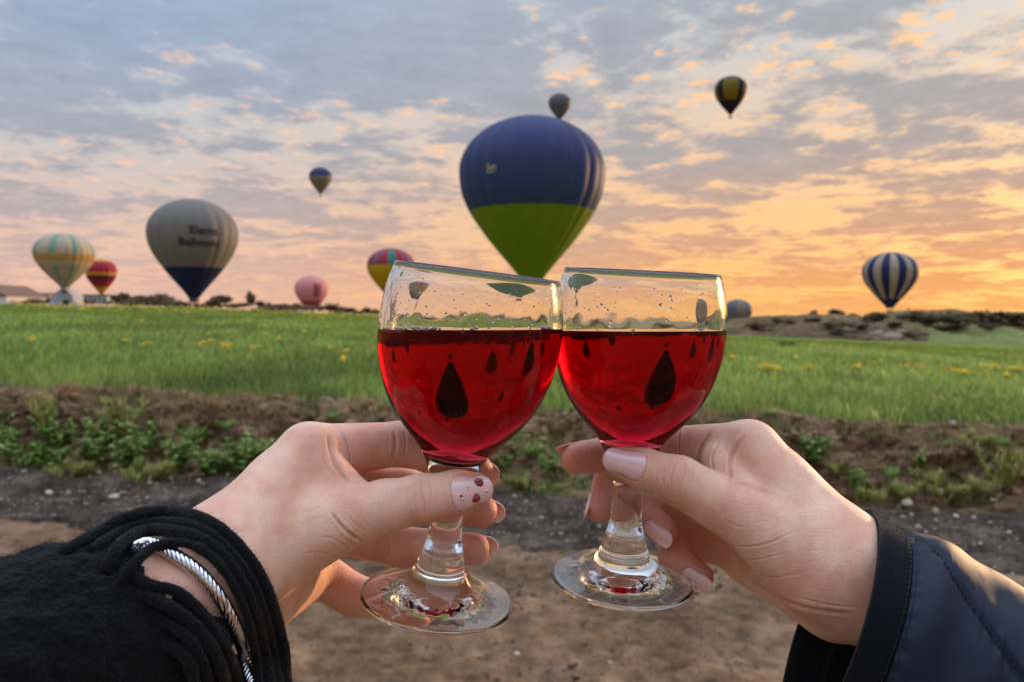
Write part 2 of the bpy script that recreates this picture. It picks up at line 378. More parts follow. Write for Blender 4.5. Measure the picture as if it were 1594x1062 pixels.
# dry stubble and roots hanging at the lip of the bank
n = 2600; x = RNG.uniform(-7, 7, n); y = bank_top(x)+RNG.normal(-.12, .10, n)
tag(link('dry_grass', blades(n, x, y, field_z(x, np.maximum(y, 8))-.04, RNG.uniform(.06, .2, n), RNG.uniform(.003, .008, n), RNG.uniform(.4, 1.3, n), tints(n, ['#8d7a55', '#a8946a', '#6e6a3a', '#5f7a34']), 'dry_grass', M_leaf)), 'dry straw and short grass along the lip of the earth bank', 'dry grass', kind='stuff')
n = 15000; x = RNG.uniform(-6.5, 6.5, n); v = RNG.uniform(.0, 1.0, n); y = bank_foot(x)+v*(bank_top(x)+.2-bank_foot(x)); kp_ = fbm(x*1.1, y*2.2, seed=95) > -.12; x, y, v = x[kp_], y[kp_], v[kp_]; n = len(x)
dd = bank_disp(x, y, bank_zf(x, y, v), v); zb = bank_zf(x, y, v)+dd[:, 2]; gr_ = (fbm(x*.9, y*1.5, seed=97)+(.35-v)*1.2)[:, None]; cw = np.clip(gr_*1.6+.5, 0, 1)
tag(link('bank_grass', blades(n, x+dd[:, 0], y+dd[:, 1]-.01, zb, RNG.uniform(.04, .15, n), RNG.uniform(.004, .010, n), RNG.uniform(.3, 1.4, n), tints(n, ['#9c845c', '#b49c70', '#7c6a48'])*(1-cw)+cw*tints(n, ['#7f9444', '#98aa58', '#66803a']), 'bank_grass', M_leaf)), 'dry brown grass and sparse green blades over the earth bank', 'dry grass', kind='stuff')
# ---------------------------------------------------------------- flowers
M_yel = plain('yellow_petal', lin('#f2c60c'), .6, var=.1, scale=400)
def flower_mesh(nh, r, seed):
    rg = np.random.default_rng(seed); parts = []; st = []
    for i in range(nh):
        c = np.array([rg.normal(0, r*.8), rg.normal(0, r*.5), rg.uniform(.19, .27)])
        IV, IF = icoVF(1); s = rg.uniform(.016, .028); parts.append((IV*[s, s, s*.7]+c, IF))
        st.append(tube(np.array([[c[0]*.6, c[1]*.6, 0], c]), .003, 4, False))
    V1, F1 = merge(parts); V2, F2 = merge(st)
    mv, mf = merge([(V1, F1), (V2, F2)])
    nq = len(F2[0]); me = npmesh('flower_clump', mv, mf, [M_yel, M_stem], mi=[1]*nq+[0]*len(F1[0])); return me
M_stem = plain('green_stem', lin('#5a7d33'), .7)
fm = [flower_mesh(nh, r, i) for i, (nh, r) in enumerate([(8, .05), (18, .08), (46, .20), (4, .03)])]
spots = [(1195, 573, 2), (1239, 557, 1), (1260, 572, 1), (1336, 571, 1), (1362, 567, 0), (1372, 564, 3), (1413, 572, 0), (1428, 570, 1), (1437, 574, 3), (1468, 572, 1), (1497, 579, 2), (1533, 580, 3), (1533, 571, 3), (1550, 571, 1), (1568, 584, 1), (1582, 575, 2), (1168, 562, 0), (1288, 563, 3), (1287, 538, 3), (1268, 537, 3),
         (49, 529, 1), (355, 541, 1), (346, 541, 0), (534, 562, 1), (312, 537, 0), (396, 543, 3), (325, 532, 3), (196, 531, 3), (227, 537, 3), (474, 516, 1), (508, 509, 0), (433, 527, 3), (220, 500, 0), (513, 543, 3), (537, 549, 3), (1140, 556, 1)]
def field_hit(px, py):
    A = (px-W0/2)/FPX; lo, hi = 7.5, 98.
    for _ in range(40):
        m_ = (lo+hi)/2; z = float(field_z(A*m_, m_))+.22; sy = 495+(1.5-z)/m_*1200
        if sy > py: lo = m_
        else: hi = m_
    return A*lo, lo
for px, py, kd in spots:
    if px < 700 and kd in (1, 2): kd = 0
    x_, y_ = field_hit(px, py); o = link('flower_clump', fm[kd], None, (x_, y_, float(field_z(x_, y_)))); o.rotation_euler.z = random.uniform(0, 6)
    side = 'right of the glasses' if px > 1100 else 'left of the glasses'
    sz = ['small cluster', 'medium cluster', 'broad patch', 'single sprig'][kd]
    tag(o, f'{sz} of yellow flowers in field {side}', 'wildflowers', 'yellow wildflower clumps in the field')
n = 900; y = RNG.uniform(36, 90, n); x = RNG.uniform(-.72, .25, n)*y; IV, IF = icoVF(1)
s = .05*(y/60)*RNG.uniform(.7, 1.5, n)
V = (IV[None]*s[:, None, None]*[1, 1, .6]+np.stack([x, y, field_z(x, y)+.34], -1)[:, None]).reshape(-1, 3)
F = (IF[None]+np.arange(n)[:, None, None]*len(IV)).reshape(-1, 3)
tag(link('distant_flowers', npmesh('distant_flowers', V, F, [M_yel])), 'scatter of tiny yellow flowers across the far field', 'wildflowers', kind='stuff')
# ---------------------------------------------------------------- stones, clods
def lump(seed, sub=2, amp=.22):
    IV, IF = icoVF(sub); d = 1+amp*fbm(IV[:, 0]*1.3+seed*9.1, IV[:, 1]*1.3, IV[:, 2]*1.3, 3, seed=seed); return IV*d[:, None], IF
M_stone = plain('pale_stone', lin('#c9b8a2'), .85, var=.25, scale=60, bump=.004)
stones = [npmesh('stone', lump(i, 2)[0]*[1, .8, .62], lump(i, 2)[1], [M_stone]) for i in range(5)]
def bank_hit(px, py):
    """point on road, verge or bank under a pixel"""
    A = (px-W0/2)/FPX; best = None
    for y_ in np.arange(3.0, 8.2, .02):
        x_ = A*y_
        if y_ < bank_foot(x_): z_ = float(road_z(x_, y_))
        else:
            v = min(1, (y_-bank_foot(x_))/(bank_top(x_)+.25-bank_foot(x_))); z_ = float(bank_zf(np.array(x_), np.array(y_), np.array(v)))
        if 495+(1.5-z_)/y_*1200 <= py: return x_, y_, z_
    return x_, y_, z_
st = [(31, 749, 8), (177, 781, 9), (84, 764, 5), (98, 757, 4), (75, 775, 7), (23, 767, 4), (38, 764, 4), (265, 753, 6), (309, 757, 5), (154, 742, 4), (180, 733, 5), (180, 743, 4), (384, 679, 10), (110, 650, 4), (228, 783, 4), (130, 765, 4), (205, 765, 4), (297, 668, 4),
      (1413, 790, 10), (1464, 772, 6), (1490, 815, 5), (1518, 815, 5), (1573, 838, 7), (1528, 855, 4), (805, 1032, 7), (1420, 813, 4), (1546, 788, 4), (1483, 665, 6), (950, 1045, 4)]
for i, (px, py, r) in enumerate(st):
    x_, y_, z_ = bank_hit(px, py); o = link('stone', stones[i % 5], None, (x_, y_-.03, z_+.03)); o.scale = [r/1200*y_*random.uniform(.85, 1.1)]*3; o.rotation_euler = (random.uniform(-.3, .3), random.uniform(-.3, .3), random.uniform(0, 6))
    if py > 1000: lb = 'pale pebble lying alone on the dirt road below the glasses'
    elif py < 700: lb = 'pale stone stuck in the earth bank face'
    else: lb = 'pale stone in the dark gravel strip '+('above the black shawl' if px < 700 else 'above the navy sleeve')
    tag(o, lb, 'stone', 'pale stones beside the road')
M_pebble = plain('pebble', lin('#9c8a74'), .85, var=.35, scale=8, bump=.004)
def scatter(n, x, y, z, s, name, label, mt, cat, sub=1):
    base = [lump(100+i, sub, .35) for i in range(6)]; parts = []
    V = np.empty((n, len(base[0][0]), 3)); 
    for i in range(n):
        a = RNG.uniform(0, 6.28); c_, s_ = math.cos(a), math.sin(a); B = base[i % 6][0]*[1, RNG.uniform(.6, 1), RNG.uniform(.5, .9)]*s[i]
        V[i] = np.stack([B[:, 0]*c_-B[:, 1]*s_, B[:, 0]*s_+B[:, 1]*c_, B[:, 2]], -1)+[x[i], y[i], z[i]]
    F = (base[0][1][None]+np.arange(n)[:, None, None]*V.shape[1]).reshape(-1, 3)
    tag(link(name, npmesh(name, V.reshape(-1, 3), F, [mt], smooth=False)), label, cat, kind='stuff')
n = 5200; x = RNG.uniform(-6.5, 6.5, n); v = RNG.uniform(.03, 1.0, n); y = bank_foot(x)+v*(bank_top(x)+.2-bank_foot(x))
dd = bank_disp(x, y, bank_zf(x, y, v), v); z = bank_zf(x, y, v)+dd[:, 2]; y = y+dd[:, 1]
s = .008+.05*RNG.power(.3, n)*(.4+.6*(fbm(x*.9, y*2, seed=81) > -.05))
scatter(n, x, y, z, s, 'soil_clods', 'loose brown soil clods over the face of the earth bank', M_clod, 'soil')
n = 4200; x = RNG.uniform(-6, 6, n); v = RNG.uniform(0, 1, n); y = road_edge(x)+v*(bank_foot(x)-road_edge(x)+.15); s = .006+.02*RNG.power(.3, n)
scatter(n, x, y, road_z(x, y)+.015+.05*v**2, s, 'gravel', 'dark grey gravel and crumbs of soil along the road edge', M_gravel, 'gravel')
n = 230; x = RNG.uniform(-6, 6, n); v = RNG.uniform(.05, 1.1, n); y = road_edge(x)+v*(bank_foot(x)-road_edge(x)); s = .010+.022*RNG.power(.3, n)
scatter(n, x, y, road_z(x, y)+.035+.05*v**2, s, 'pebbles', 'small pale pebbles strewn through the dark gravel strip', M_pebble, 'gravel')
n = 5200; y = RNG.uniform(2.9, 5.0, n); x = RNG.uniform(-.75, .75, n)*y; s = .004+.022*RNG.power(.22, n)*(.35+.65*(fbm(x*1.1, y*1.6, seed=91) > .1))
M_crumb = plain('road_crumb', lin('#6a5340'), .9, var=.3, scale=5)
scatter(n, x, y, road_z(x, y), s, 'road_crumbs', 'small crumbs of earth scattered on the dirt road', M_crumb, 'gravel')
# ---------------------------------------------------------------- weeds on the bank
def weed_mesh(seed, nl, R, H, cols, thin=False):
    rg = np.random.default_rng(seed); V, T, C = [], [], []; o_ = 0
    ns = 9
    stems = [(rg.normal(0, R*.45), rg.normal(0, R*.35), rg.uniform(.4, 1)*H, rg.normal(0, .1), rg.normal(0, .1)) for _ in range(ns)]
    cc = [np.array(lin(c_)[:3]) for c_ in cols]
    for _ in range(nl):
        a, b, h_, lx, ly = stems[rg.integers(ns)]; t = rg.uniform(.05, 1)
        base = np.array([a*.5+(a*.7+lx)*t, b*.5+(b*.7+ly)*t, h_*t]); az = rg.uniform(0, 6.28); L = rg.uniform(.04, .10)*(1.2-.5*t); wd_ = L*rg.uniform(.22, .4); up = rg.uniform(-.1, .9)
        if thin: L *= 1.9; wd_ = .006; up = rg.uniform(.5, 2.5)
        d = np.array([math.cos(az), math.sin(az), up]); d /= np.linalg.norm(d); s_ = np.cross(d, [0, 0, 1.]); s_ /= np.linalg.norm(s_)+1e-6; nn = np.cross(s_, d)
        V += [base, base+d*L*.45+s_*wd_+nn*.01, base+d*L*.45-s_*wd_+nn*.01, base+d*L-nn*L*.2]
        T += [(o_, o_+2, o_+1), (o_+1, o_+2, o_+3)]; o_ += 4
        c_ = cc[rg.integers(len(cc))]*rg.uniform(.65, 1.25); C += [c_]*4
    for a, b, h_, lx, ly in stems:
        tv, tf = tube(np.array([[a*.5, b*.5, -.03], [a*.85+lx*.5, b*.85+ly*.5, h_*.5], [a*1.2+lx, b*1.2+ly, h_]]), .004, 4, False)
        q = tf[0]; T += [(f[0]+o_, f[1]+o_, f[2]+o_) for f in q]+[(f[0]+o_, f[2]+o_, f[3]+o_) for f in q]; V += list(tv); o_ += len(tv); C += [cc[0]*.8]*len(tv)
    me = npmesh('weed_plant', np.array(V), np.array(T), [M_leaf]); vattr(me, 'tint', np.array(C)); return me
GR = ['#86a048', '#9ab45a', '#b4c474', '#6c8840']; GY = ['#a3a850', '#b6b468', '#8a9648', '#c2b478']
weeds = [weed_mesh(1, 300, .18, .30, GR), weed_mesh(2, 380, .24, .34, GR), weed_mesh(3, 300, .15, .36, GY, True), weed_mesh(4, 340, .22, .16, GY, True), weed_mesh(5, 340, .22, .38, GR), weed_mesh(6, 200, .14, .14, GR, True)]
ws = [(12, 705, 1), (5, 660, 0), (75, 665, 2), (95, 690, 4), (70, 725, 0), (60, 738, 3), (150, 722, 1), (130, 745, 3), (165, 690, 4), (190, 668, 2), (200, 735, 1), (235, 720, 4), (250, 752, 3), (245, 690, 0), (285, 725, 1), (300, 690, 5), (330, 740, 1), (345, 705, 0), (352, 668, 5), (375, 735, 4), (400, 720, 0), (425, 730, 3), (215, 650, 5), (110, 640, 5),
      (790, 735, 1), (812, 760, 3), (835, 712, 5), (850, 745, 1), (870, 770, 3), (820, 785, 3), (800, 700, 5), (1270, 715, 1), (1300, 735, 3), (1330, 760, 1), (1350, 785, 3), (1310, 775, 0), (1385, 745, 5), (1400, 775, 3), (1430, 720, 0), (1450, 755, 3), (1475, 700, 5), (1500, 740, 2), (1530, 700, 3), (1560, 755, 2), (1580, 720, 3), (1490, 780, 3), (1555, 700, 5), (1590, 770, 3), (1240, 690, 5), (1520, 770, 3), (580, 640, 5), (520, 655, 5), (1200, 650, 5), (760, 660, 5)]
for i, (px, py, kd) in enumerate(ws):
    if i % 6 == 5: continue
    x_, y_, z_ = bank_hit(px, py); o = link('weed_plant', weeds[kd], None, (x_, y_-.06, z_-.02)); o.scale = [random.uniform(.8, 1.1) if (px < 450 and py > 680) or kd == 2 else random.uniform(.5, .8)]*3; o.rotation_euler.z = random.uniform(0, 6.28)
    zone = 'left of the left hand' if px < 450 else ('between the two hands' if px < 900 else 'above the navy sleeve') if 700 < px or px < 450 else 'just above the left hand'
    kn = ['bushy green', 'broad green', 'wiry yellow-green', 'low olive grassy', 'tall green', 'small grassy'][kd]
    tag(o, f'{kn} weed on the bank {zone}', 'weed', 'weeds growing on the earth bank')
# ---------------------------------------------------------------- far trees, shrubs, rocks and buildings
M_bark = plain('bark', lin('#4a3a2c'), .9)
def crown_mesh(seed, n, cols, name, flat=.8):
    rg = np.random.default_rng(seed); cl = rg.normal(0, .5, (9, 3))*[1, 1, .6]+[0, 0, .1]; V, T, C = [], [], []
    cc = [np.array(lin(c_)[:3]) for c_ in cols]; cid = rg.integers(0, 9, n); ct = rg.uniform(.7, 1.25, 9)
    for i in range(n):
        p_ = cl[cid[i]]+rg.normal(0, 1, 3)*[.27, .27, .22]; p_[2] = max(p_[2], -.55)*flat; u = rg.normal(0, 1, 3); u /= np.linalg.norm(u); v = np.cross(u, rg.normal(0, 1, 3)); v /= np.linalg.norm(v); s = rg.uniform(.10, .22)
        V += [p_-u*s, p_+v*s*.6, p_+u*s, p_-v*s*.6]; T.append((4*i, 4*i+1, 4*i+2, 4*i+3)); C += [cc[rg.integers(len(cc))]*ct[cid[i]]]*4
    me = npmesh(name, np.array(V), np.array(T), [M_leaf]); vattr(me, 'tint', np.array(C)); return me
DK = ['#4c5038', '#5c5a40', '#44432c', '#665a44']; BR = ['#75604a', '#846c54', '#5f4f3e', '#6c6246']
crowns = [crown_mesh(1, 900, DK, 'crown'), crown_mesh(2, 900, DK, 'crown', 1.2), crown_mesh(3, 900, BR, 'crown'), crown_mesh(4, 700, BR+DK, 'crown', .6)]
trunk = npmesh('trunk', *tube(np.array([[0, 0, -1.2], [.03, 0, -.6], [-.02, .02, -.1], [0, 0, .4]]), [.07, .055, .045, .015], 7), [M_bark])
def fartree(px, py_top, py_base, wpx, D, kd, label, name='far_tree', cat='tree', group='trees along the far edge of the field'):
    if D > 155: m_ = py_base; py_top -= (py_base-py_top)*.35; wpx *= 1.5
    b = P(px, py_base, D); h_ = (py_base-py_top)/1200*D; t_ = empty(name, b); r = wpx/2400*D
    c_ = link('crown', crowns[kd], t_, (0, 0, h_*.52)); c_.scale = (r*1.0, r*1.0, h_*.52); c_.rotation_euler.z = random.uniform(0, 6)
    k_ = link('trunk', trunk, t_, (0, 0, h_*.55)); k_.scale = (r*.9, r*.9, h_*.48)
    tag(t_, label, cat, group)
lt = 'on the far skyline '
for a_ in [(350, 462, 478, 20, 190, 0, 'dark rounded tree '+lt+'right of the white balloon'), (333, 468, 478, 14, 190, 3, 'low dark bush '+lt+'beside the white balloon'), (391, 463, 480, 9, 230, 1, 'slim pale tree '+lt+'between white and pink balloons'), (405, 470, 481, 10, 230, 0, 'small dark tree '+lt+'between white and pink balloons'), (378, 472, 480, 14, 230, 3, 'low scrub '+lt+'between white and pink balloons'),
           (190, 458, 474, 13, 260, 0, 'dark tree '+lt+'right of the small red balloon'), (215, 462, 475, 24, 260, 3, 'wide dark hedge tree '+lt+'left of the white balloon'), (250, 461, 476, 22, 260, 2, 'brown tree '+lt+'left of the white balloon'), (435, 474, 484, 22, 240, 3, 'flat bush '+lt+'left of the pink balloon'), (460, 475, 485, 18, 240, 2, 'brown bush '+lt+'beside the pink balloon'), (513, 476, 487, 28, 210, 2, 'brown mound of scrub '+lt+'right of the pink balloon'), (548, 480, 489, 9, 210, 0, 'small dark tree '+lt+'left of the yellow balloon'), (571, 480, 490, 10, 210, 0, 'second small dark tree '+lt+'under the yellow balloon'), (20, 462, 473, 30, 280, 2, 'brown bush '+lt+'below the gabled house')]: fartree(*a_)
for i, (px, h_, w_, kd) in enumerate([(55, 9, 22, 2), (80, 12, 14, 0), (128, 10, 12, 2), (183, 12, 10, 1), (203, 9, 26, 2), (238, 10, 24, 3), (262, 8, 20, 2), (283, 9, 16, 0), (320, 7, 26, 2), (362, 9, 22, 3), (420, 7, 26, 2), (447, 8, 20, 0), (530, 7, 24, 2), (560, 6, 20, 3), (585, 8, 16, 0), (640, 8, 24, 2), (700, 8, 26, 3), (780, 9, 24, 2), (840, 8, 26, 0), (900, 9, 28, 2), (960, 8, 26, 3), (1040, 10, 28, 0), (1090, 9, 26, 2)]):
    eb = float(np.interp(px, EDGE_PX, EDGE_PY)); fartree(px, eb-h_+2, eb+2, w_, 235, kd, ('dark' if kd in (0, 1) else 'brown')+(' wide' if w_ > 20 else ' narrow')+' shrub at field edge '+('left of the white balloon' if px < 300 else 'between white and yellow balloons' if px < 590 else 'seen through the glasses'), 'far_shrub', 'shrub', 'low shrubs along the far field edge')
i0, i1 = np.searchsorted(hp, 1440), np.searchsorted(hp, 1800); TV = HILL[i0:i1, 3:17].copy(); TV[..., 2] = (TV[..., 2]+np.mean(TV[..., 2], axis=1, keepdims=True)*.0)+.22; TV[0, :, 2] -= .5; TV[:, 0, 2] -= .4; TV[:, -1, 2] -= .4
M_terr = soil_mat('terrace_grass', '#626838', '#747a44', '#888a54', 1.5, .1)
tag(link('grass_terrace', npmesh('grass_terrace', TV.reshape(-1, 3), gridf(i1-i0, 14), [M_terr])), kind='structure')
for i, a_ in enumerate([(1265, 484, 496, 9, 150, 1, 'slim dark tree on the hill skyline, leftmost'), (1297, 478, 497, 17, 150, 0, 'round tree on the hill skyline left of the striped balloon'), (1325, 486, 497, 12, 150, 0, 'small tree on the hill skyline left of the striped balloon'), (1407, 481, 492, 18, 146, 3, 'bush on the hill skyline beside the striped balloon basket')]): fartree(*a_, name='hill_tree', group='trees on the hill skyline')
def hill_at(px, py):
    i = int(np.clip(np.searchsorted(hp, px), 0, 189)); r_ = HILL[i, :34]; sy = 495+(1.5-r_[:, 2])/r_[:, 1]*1200; j = int(np.argmin(np.abs(sy-py))); return r_[j]
hs = [(1180, 510, 26, 2), (1230, 503, 20, 3), (1300, 510, 34, 2), (1310, 520, 26, 2), (1360, 500, 40, 3), (1390, 508, 22, 0), (1430, 500, 44, 2), (1445, 506, 30, 0), (1490, 508, 50, 0), (1475, 498, 36, 3), (1520, 500, 40, 2), (1555, 500, 44, 3), (1590, 503, 40, 2), (1540, 512, 26, 0), (1270, 500, 20, 3), (1340, 512, 22, 0), (1420, 524, 24, 2), (1210, 500, 16, 0)]
for i, (px, py, w_, kd) in enumerate(hs):
    fartree(px, py-w_*.42, py+2, w_, hill_at(px, py)[1]-.4, kd, ('dark' if kd in (0, 1) else 'brown')+(' broad' if w_ > 32 else ' small')+' shrub on the stony hill '+('left of' if px < 1375 else 'right of')+' the striped balloon', 'hill_shrub', 'shrub', 'shrubs on the stony hill')
M_rock = plain('hill_rock', lin('#8c7864'), .9, var=.3, scale=2, bump=.1)
for i, (px, py, w_) in enumerate([(1290, 508, 10), (1335, 518, 14), (1365, 520, 22), (1390, 526, 30), (1405, 518, 18), (1352, 526, 14), (1430, 512, 10), (1215, 507, 8)]):
    D = hill_at(px, py)[1]-.3; o = link('rock', npmesh('rock', lump(40+i, 3, .3)[0], lump(40+i, 3, .3)[1], [M_rock]), None, P(px, py, D)); s_ = w_/2400*D; o.scale = (s_, s_, s_*.55)
    tag(o, ('large' if w_ > 16 else 'small')+' pale rock on the hill below the striped balloon' if px > 1300 else 'small pale rock on the hill right of the glass', 'rock', 'rocks on the stony hill')
tag(link('hedge_bush', weeds[4], None, (lambda h_: (h_[0], h_[1], float(field_z(*h_))))(field_hit(1227, 537))), 'single dark green bush standing in the field right of the glasses', 'bush').scale = (3.2, 3.2, 2.2)
# buildings
M_wall = plain('white_wall', lin('#d8d4cc'), .85, var=.08, scale=.6); M_pinkw = plain('pink_wall', lin('#b08f80'), .85, var=.12, scale=.5); M_roof = plain('brown_roof', lin('#6a5342'), .85, var=.2, scale=2); M_dark = plain('dark_opening', lin('#2c2a2a'), .6); M_greyw = plain('grey_canvas', lin('#a9aab0'), .8, var=.1, scale=.8)
def house(px, py_base, wpx, hpx, D, wall, label, roofpx=5, wins=3, name='house', rot=0, flat=False):
    u = D/1200; b = P(px, py_base+1.5, D); t_ = empty(name, b); t_.rotation_euler.z = rot; w_, h_, d_ = wpx*u/2, (hpx+1.5)*u, wpx*u*.35
    V_, F_ = boxVF(-w_, w_, -d_, d_, 0, h_); link('wall', npmesh('wall', V_, F_, [wall], False), t_)
    e = .4
    if flat: V_, F_ = boxVF(-w_-e, w_+e, -d_-e, d_+e, h_+.002, h_+.5); F_ = [F_]
    else:
        r = roofpx*u; V_ = np.array([(-w_-e, -d_-e, h_+.003), (w_+e, -d_-e, h_+.003), (w_+e, d_+e, h_+.003), (-w_-e, d_+e, h_+.003), (-w_-e, 0, h_+r), (w_+e, 0, h_+r)])
        F_ = [np.array([(0, 1, 5, 4), (2, 3, 4, 5), (0, 3, 2, 1)]), np.array([(0, 4, 3), (1, 2, 5)])]
    link('roof', npmesh('roof', V_, F_, [M_roof], False), t_)
    for i in range(wins):
        cx = -w_+(i+.5)*2*w_/wins; ww = w_/wins*.42
        V_, F_ = boxVF(cx-ww, cx+ww, -d_-.06, -d_+.05, h_*.38, h_*.75); link('window', npmesh('window', V_, F_, [M_dark], False), t_)
    tag(t_, label, 'house', 'low buildings beyond the field')
house(8, 472, 104, 10, 240, M_wall, 'white gabled house at the left edge of the skyline', 19, 0, rot=math.pi/2)
house(65, 470, 38, 12, 300, M_pinkw, 'pinkish low house between gabled house and striped balloon', 3, 4)
house(155, 472, 36, 12, 300, M_greyw, 'long pale grey shed below the small red balloon', 3, 5, 'shed', flat=True)
house(228, 474, 54, 10, 330, M_pinkw, 'long brown low house left of the white balloon', 4, 6)
house(270, 476, 20, 7, 320, M_wall, 'tiny white hut just left of the white balloon basket', 3, 2, 'hut')
house(440, 483, 60, 6, 330, M_pinkw, 'low reddish building left of the pink balloon', 3, 6)
house(475, 484, 14, 7, 320, M_wall, 'tiny white hut behind the pink balloon', 2, 1, 'hut')
# white ground tent and lorry below the green striped balloon
u = 230/1200; b = P(103, 474, 230); t_ = empty('ground_tent', b)
V_ = np.array([(-18*u, -3, 0), (20*u, -3, 0), (20*u, 3, 0), (-18*u, 3, 0), (-15*u, -2.5, 15*u), (2*u, -2, 27*u), (18*u, -2.5, 13*u), (-15*u, 2.5, 15*u), (2*u, 2, 27*u), (18*u, 2.5, 13*u)])
link('canvas', npmesh('canvas', V_, [np.array([(0, 1, 6, 4), (2, 3, 7, 9), (4, 5, 8, 7), (5, 6, 9, 8), (0, 4, 7, 3), (1, 2, 9, 6)]), np.array([(4, 6, 5), (7, 8, 9)])], [M_greyw], False), t_)
V_, F_ = boxVF(4*u, 14*u, -3.12, -2.9, 0, 7*u); link('opening', npmesh('opening', V_, F_, [M_dark], False), t_)
tag(t_, 'pale grey canvas tent directly below the green and cream balloon', 'tent')
# ================================================================== hot air balloons
def cloth(name, hexc, trans=.12):
    m, k = mat(name); o = k.tc.outputs['Object']; c0 = lin(hexc)
    n = k.noise(o, .5, 4, .6); c = k.mix(n, tuple(x*.85 for x in c0[:3])+(1,), tuple(min(1, x*1.15) for x in c0[:3])+(1,))
    p = k.n('ShaderNodeBsdfPrincipled', Base_Color=c, Roughness=.6); p.inputs['Specular IOR Level'].default_value = .2; t = k.n('ShaderNodeBsdfTranslucent', Color=c)
    b = k.n('ShaderNodeBump', Strength=.5, Distance=.12, Height=k.noise(k.n('ShaderNodeMapping', Vector=o, Scale=(1, 1, .25)).outputs[0], 1.1, 4, .6)); k.t.links.new(b.outputs[0], p.inputs['Normal'])
    x = k.n('ShaderNodeMixShader', i0=trans, i1=p.outputs[0], i2=t.outputs[0]); surf(k, x.outputs[0]); return m
CL = {n_: cloth('cloth_'+n_, h_) for n_, h_ in dict(navy='#39406a', deep='#232b52', green='#7c8410', grey='#78736d', ivory='#a39580', cream='#b5a78c', mint='#7f9a86', amber='#b58f4a', red='#a02c3a', wine='#5d2338', gold='#c2902c', pink='#d08a88', rose='#a84a58', yellow='#b99a14', teal='#3f7a72', slate='#5f6268', olive='#7a6a18', black='#24222a', lilac='#7a4f6a', dusk='#7d7468').items()}
M_basket = plain('wicker', lin('#5a4330'), .8, var=.3, scale=6, bump=.02); M_rope = plain('rope', lin('#3a3634'), .7); M_metal = plain('burner_steel', lin('#6d6d70'), .35, 1.0)
PZ = [0, .045, .087, .17, .25, .34, .424, .52, .60, .65, .72, .80, .87, .93, .97, .99, 1.0]
PR = [.12, .19, .265, .425, .575, .725, .85, .95, .99, 1.0, .985, .905, .775, .59, .385, .21, 0]
def prof(z):
    zs = np.asarray(z, float); return np.interp(zs, PZs, PRs)
_p = catmull(np.stack([PR, PZ], -1), 10); PZs, PRs = np.maximum.accumulate(_p[:, 1]), np.clip(_p[:, 0], 0, None)
def balloon(label, px, top, mouth, wpx, D, gores, colfn, mats, basket=True, baskety=None, nrow=30, rot=0.0, group='hot air balloons', split=True):
    u = D/1200; R = wpx*u/2/(1+.045*12/max(gores, 12)); H = (mouth-top)*u; bz = P(px, mouth, D); bh = .10*H if baskety is None else (baskety-mouth)*u
    t_ = empty('hot_air_balloon', bz-Vector((0, 0, bh))); tag(t_, label, 'balloon', group)
    th = np.linspace(0, math.pi/2, nrow); zz = 1-np.cos(th)*0; zz = np.concatenate([np.linspace(0, .8, nrow*2//3, endpoint=False), .8+.2*np.sin(np.linspace(0, math.pi/2, nrow-nrow*2//3))])
    ml = [CL[m_] for m_ in mats]; na = 5; allp = []; allmi = []
    for gi in range(gores):
        aa = np.linspace(gi, gi+1, na)/gores*2*math.pi+rot; tt_ = np.linspace(0, 1, na)
        rr = prof(zz)[None]*R*(1+(.056*np.sin(np.pi*tt_)[:, None] if gores else 0)*12/max(gores, 12))
        V_ = np.stack([rr*np.sin(aa)[:, None], -rr*np.cos(aa)[:, None], np.broadcast_to(zz[None]*H, rr.shape)], -1).reshape(-1, 3)
        F_ = gridf(na, nrow); zm = (zz[:-1]+zz[1:])/2; mi = np.tile([mats.index(colfn(gi, z_)) for z_ in zm], na-1)
        if split: link('gore', npmesh('gore', V_, F_, ml, True, mi), t_, (0, 0, bh))
        else: allp.append((V_, F_)); allmi.append(mi)
    if not split:
        V_, F_ = merge(allp); me = npmesh('envelope', V_, F_, ml, True, np.concatenate(allmi)); b_ = bmesh.new(); b_.from_mesh(me); bmesh.ops.remove_doubles(b_, verts=b_.verts, dist=.002); b_.to_mesh(me); b_.free(); link('envelope', me, t_, (0, 0, bh))
    if basket:
        s_ = .075*R; V_, F_ = boxVF(-s_*1.2, s_*1.2, -s_, s_, 0, s_*1.5); me = npmesh('basket', V_, F_, [M_basket], False)
        link('basket', me, t_)
        V_, F_ = boxVF(-s_*.5, s_*.5, -s_*.4, s_*.4, s_*2.6, s_*2.9); link('burner', npmesh('burner', V_, F_, [M_metal], False), t_)
        for cx, cy in ((-1, -1), (1, -1), (1, 1), (-1, 1)):
            V_, F_ = tube(np.array([[cx*s_*1.15, cy*s_*.95, s_*1.45], [cx*R*.10, cy*R*.10, bh+.01*H]]), max(.03, .0035*R), 5); link('suspension_rope', npmesh('suspension_rope', V_, F_, [M_rope]), t_)
    return t_, R, H, bh
def on_envelope(me_src, R, H, ang0, z0, size, off=.06):
    """wrap flat lettering (x right, y up, unit height) on an envelope"""
    V_ = np.array([v.co[:] for v in me_src.vertices]); z = z0+V_[:, 1]*size/H; r = prof(z)*R*1.03+off; a = ang0+V_[:, 0]*size/(prof(z0)*R)
    return np.stack([r*np.sin(a), -r*np.cos(a), z*H], -1)
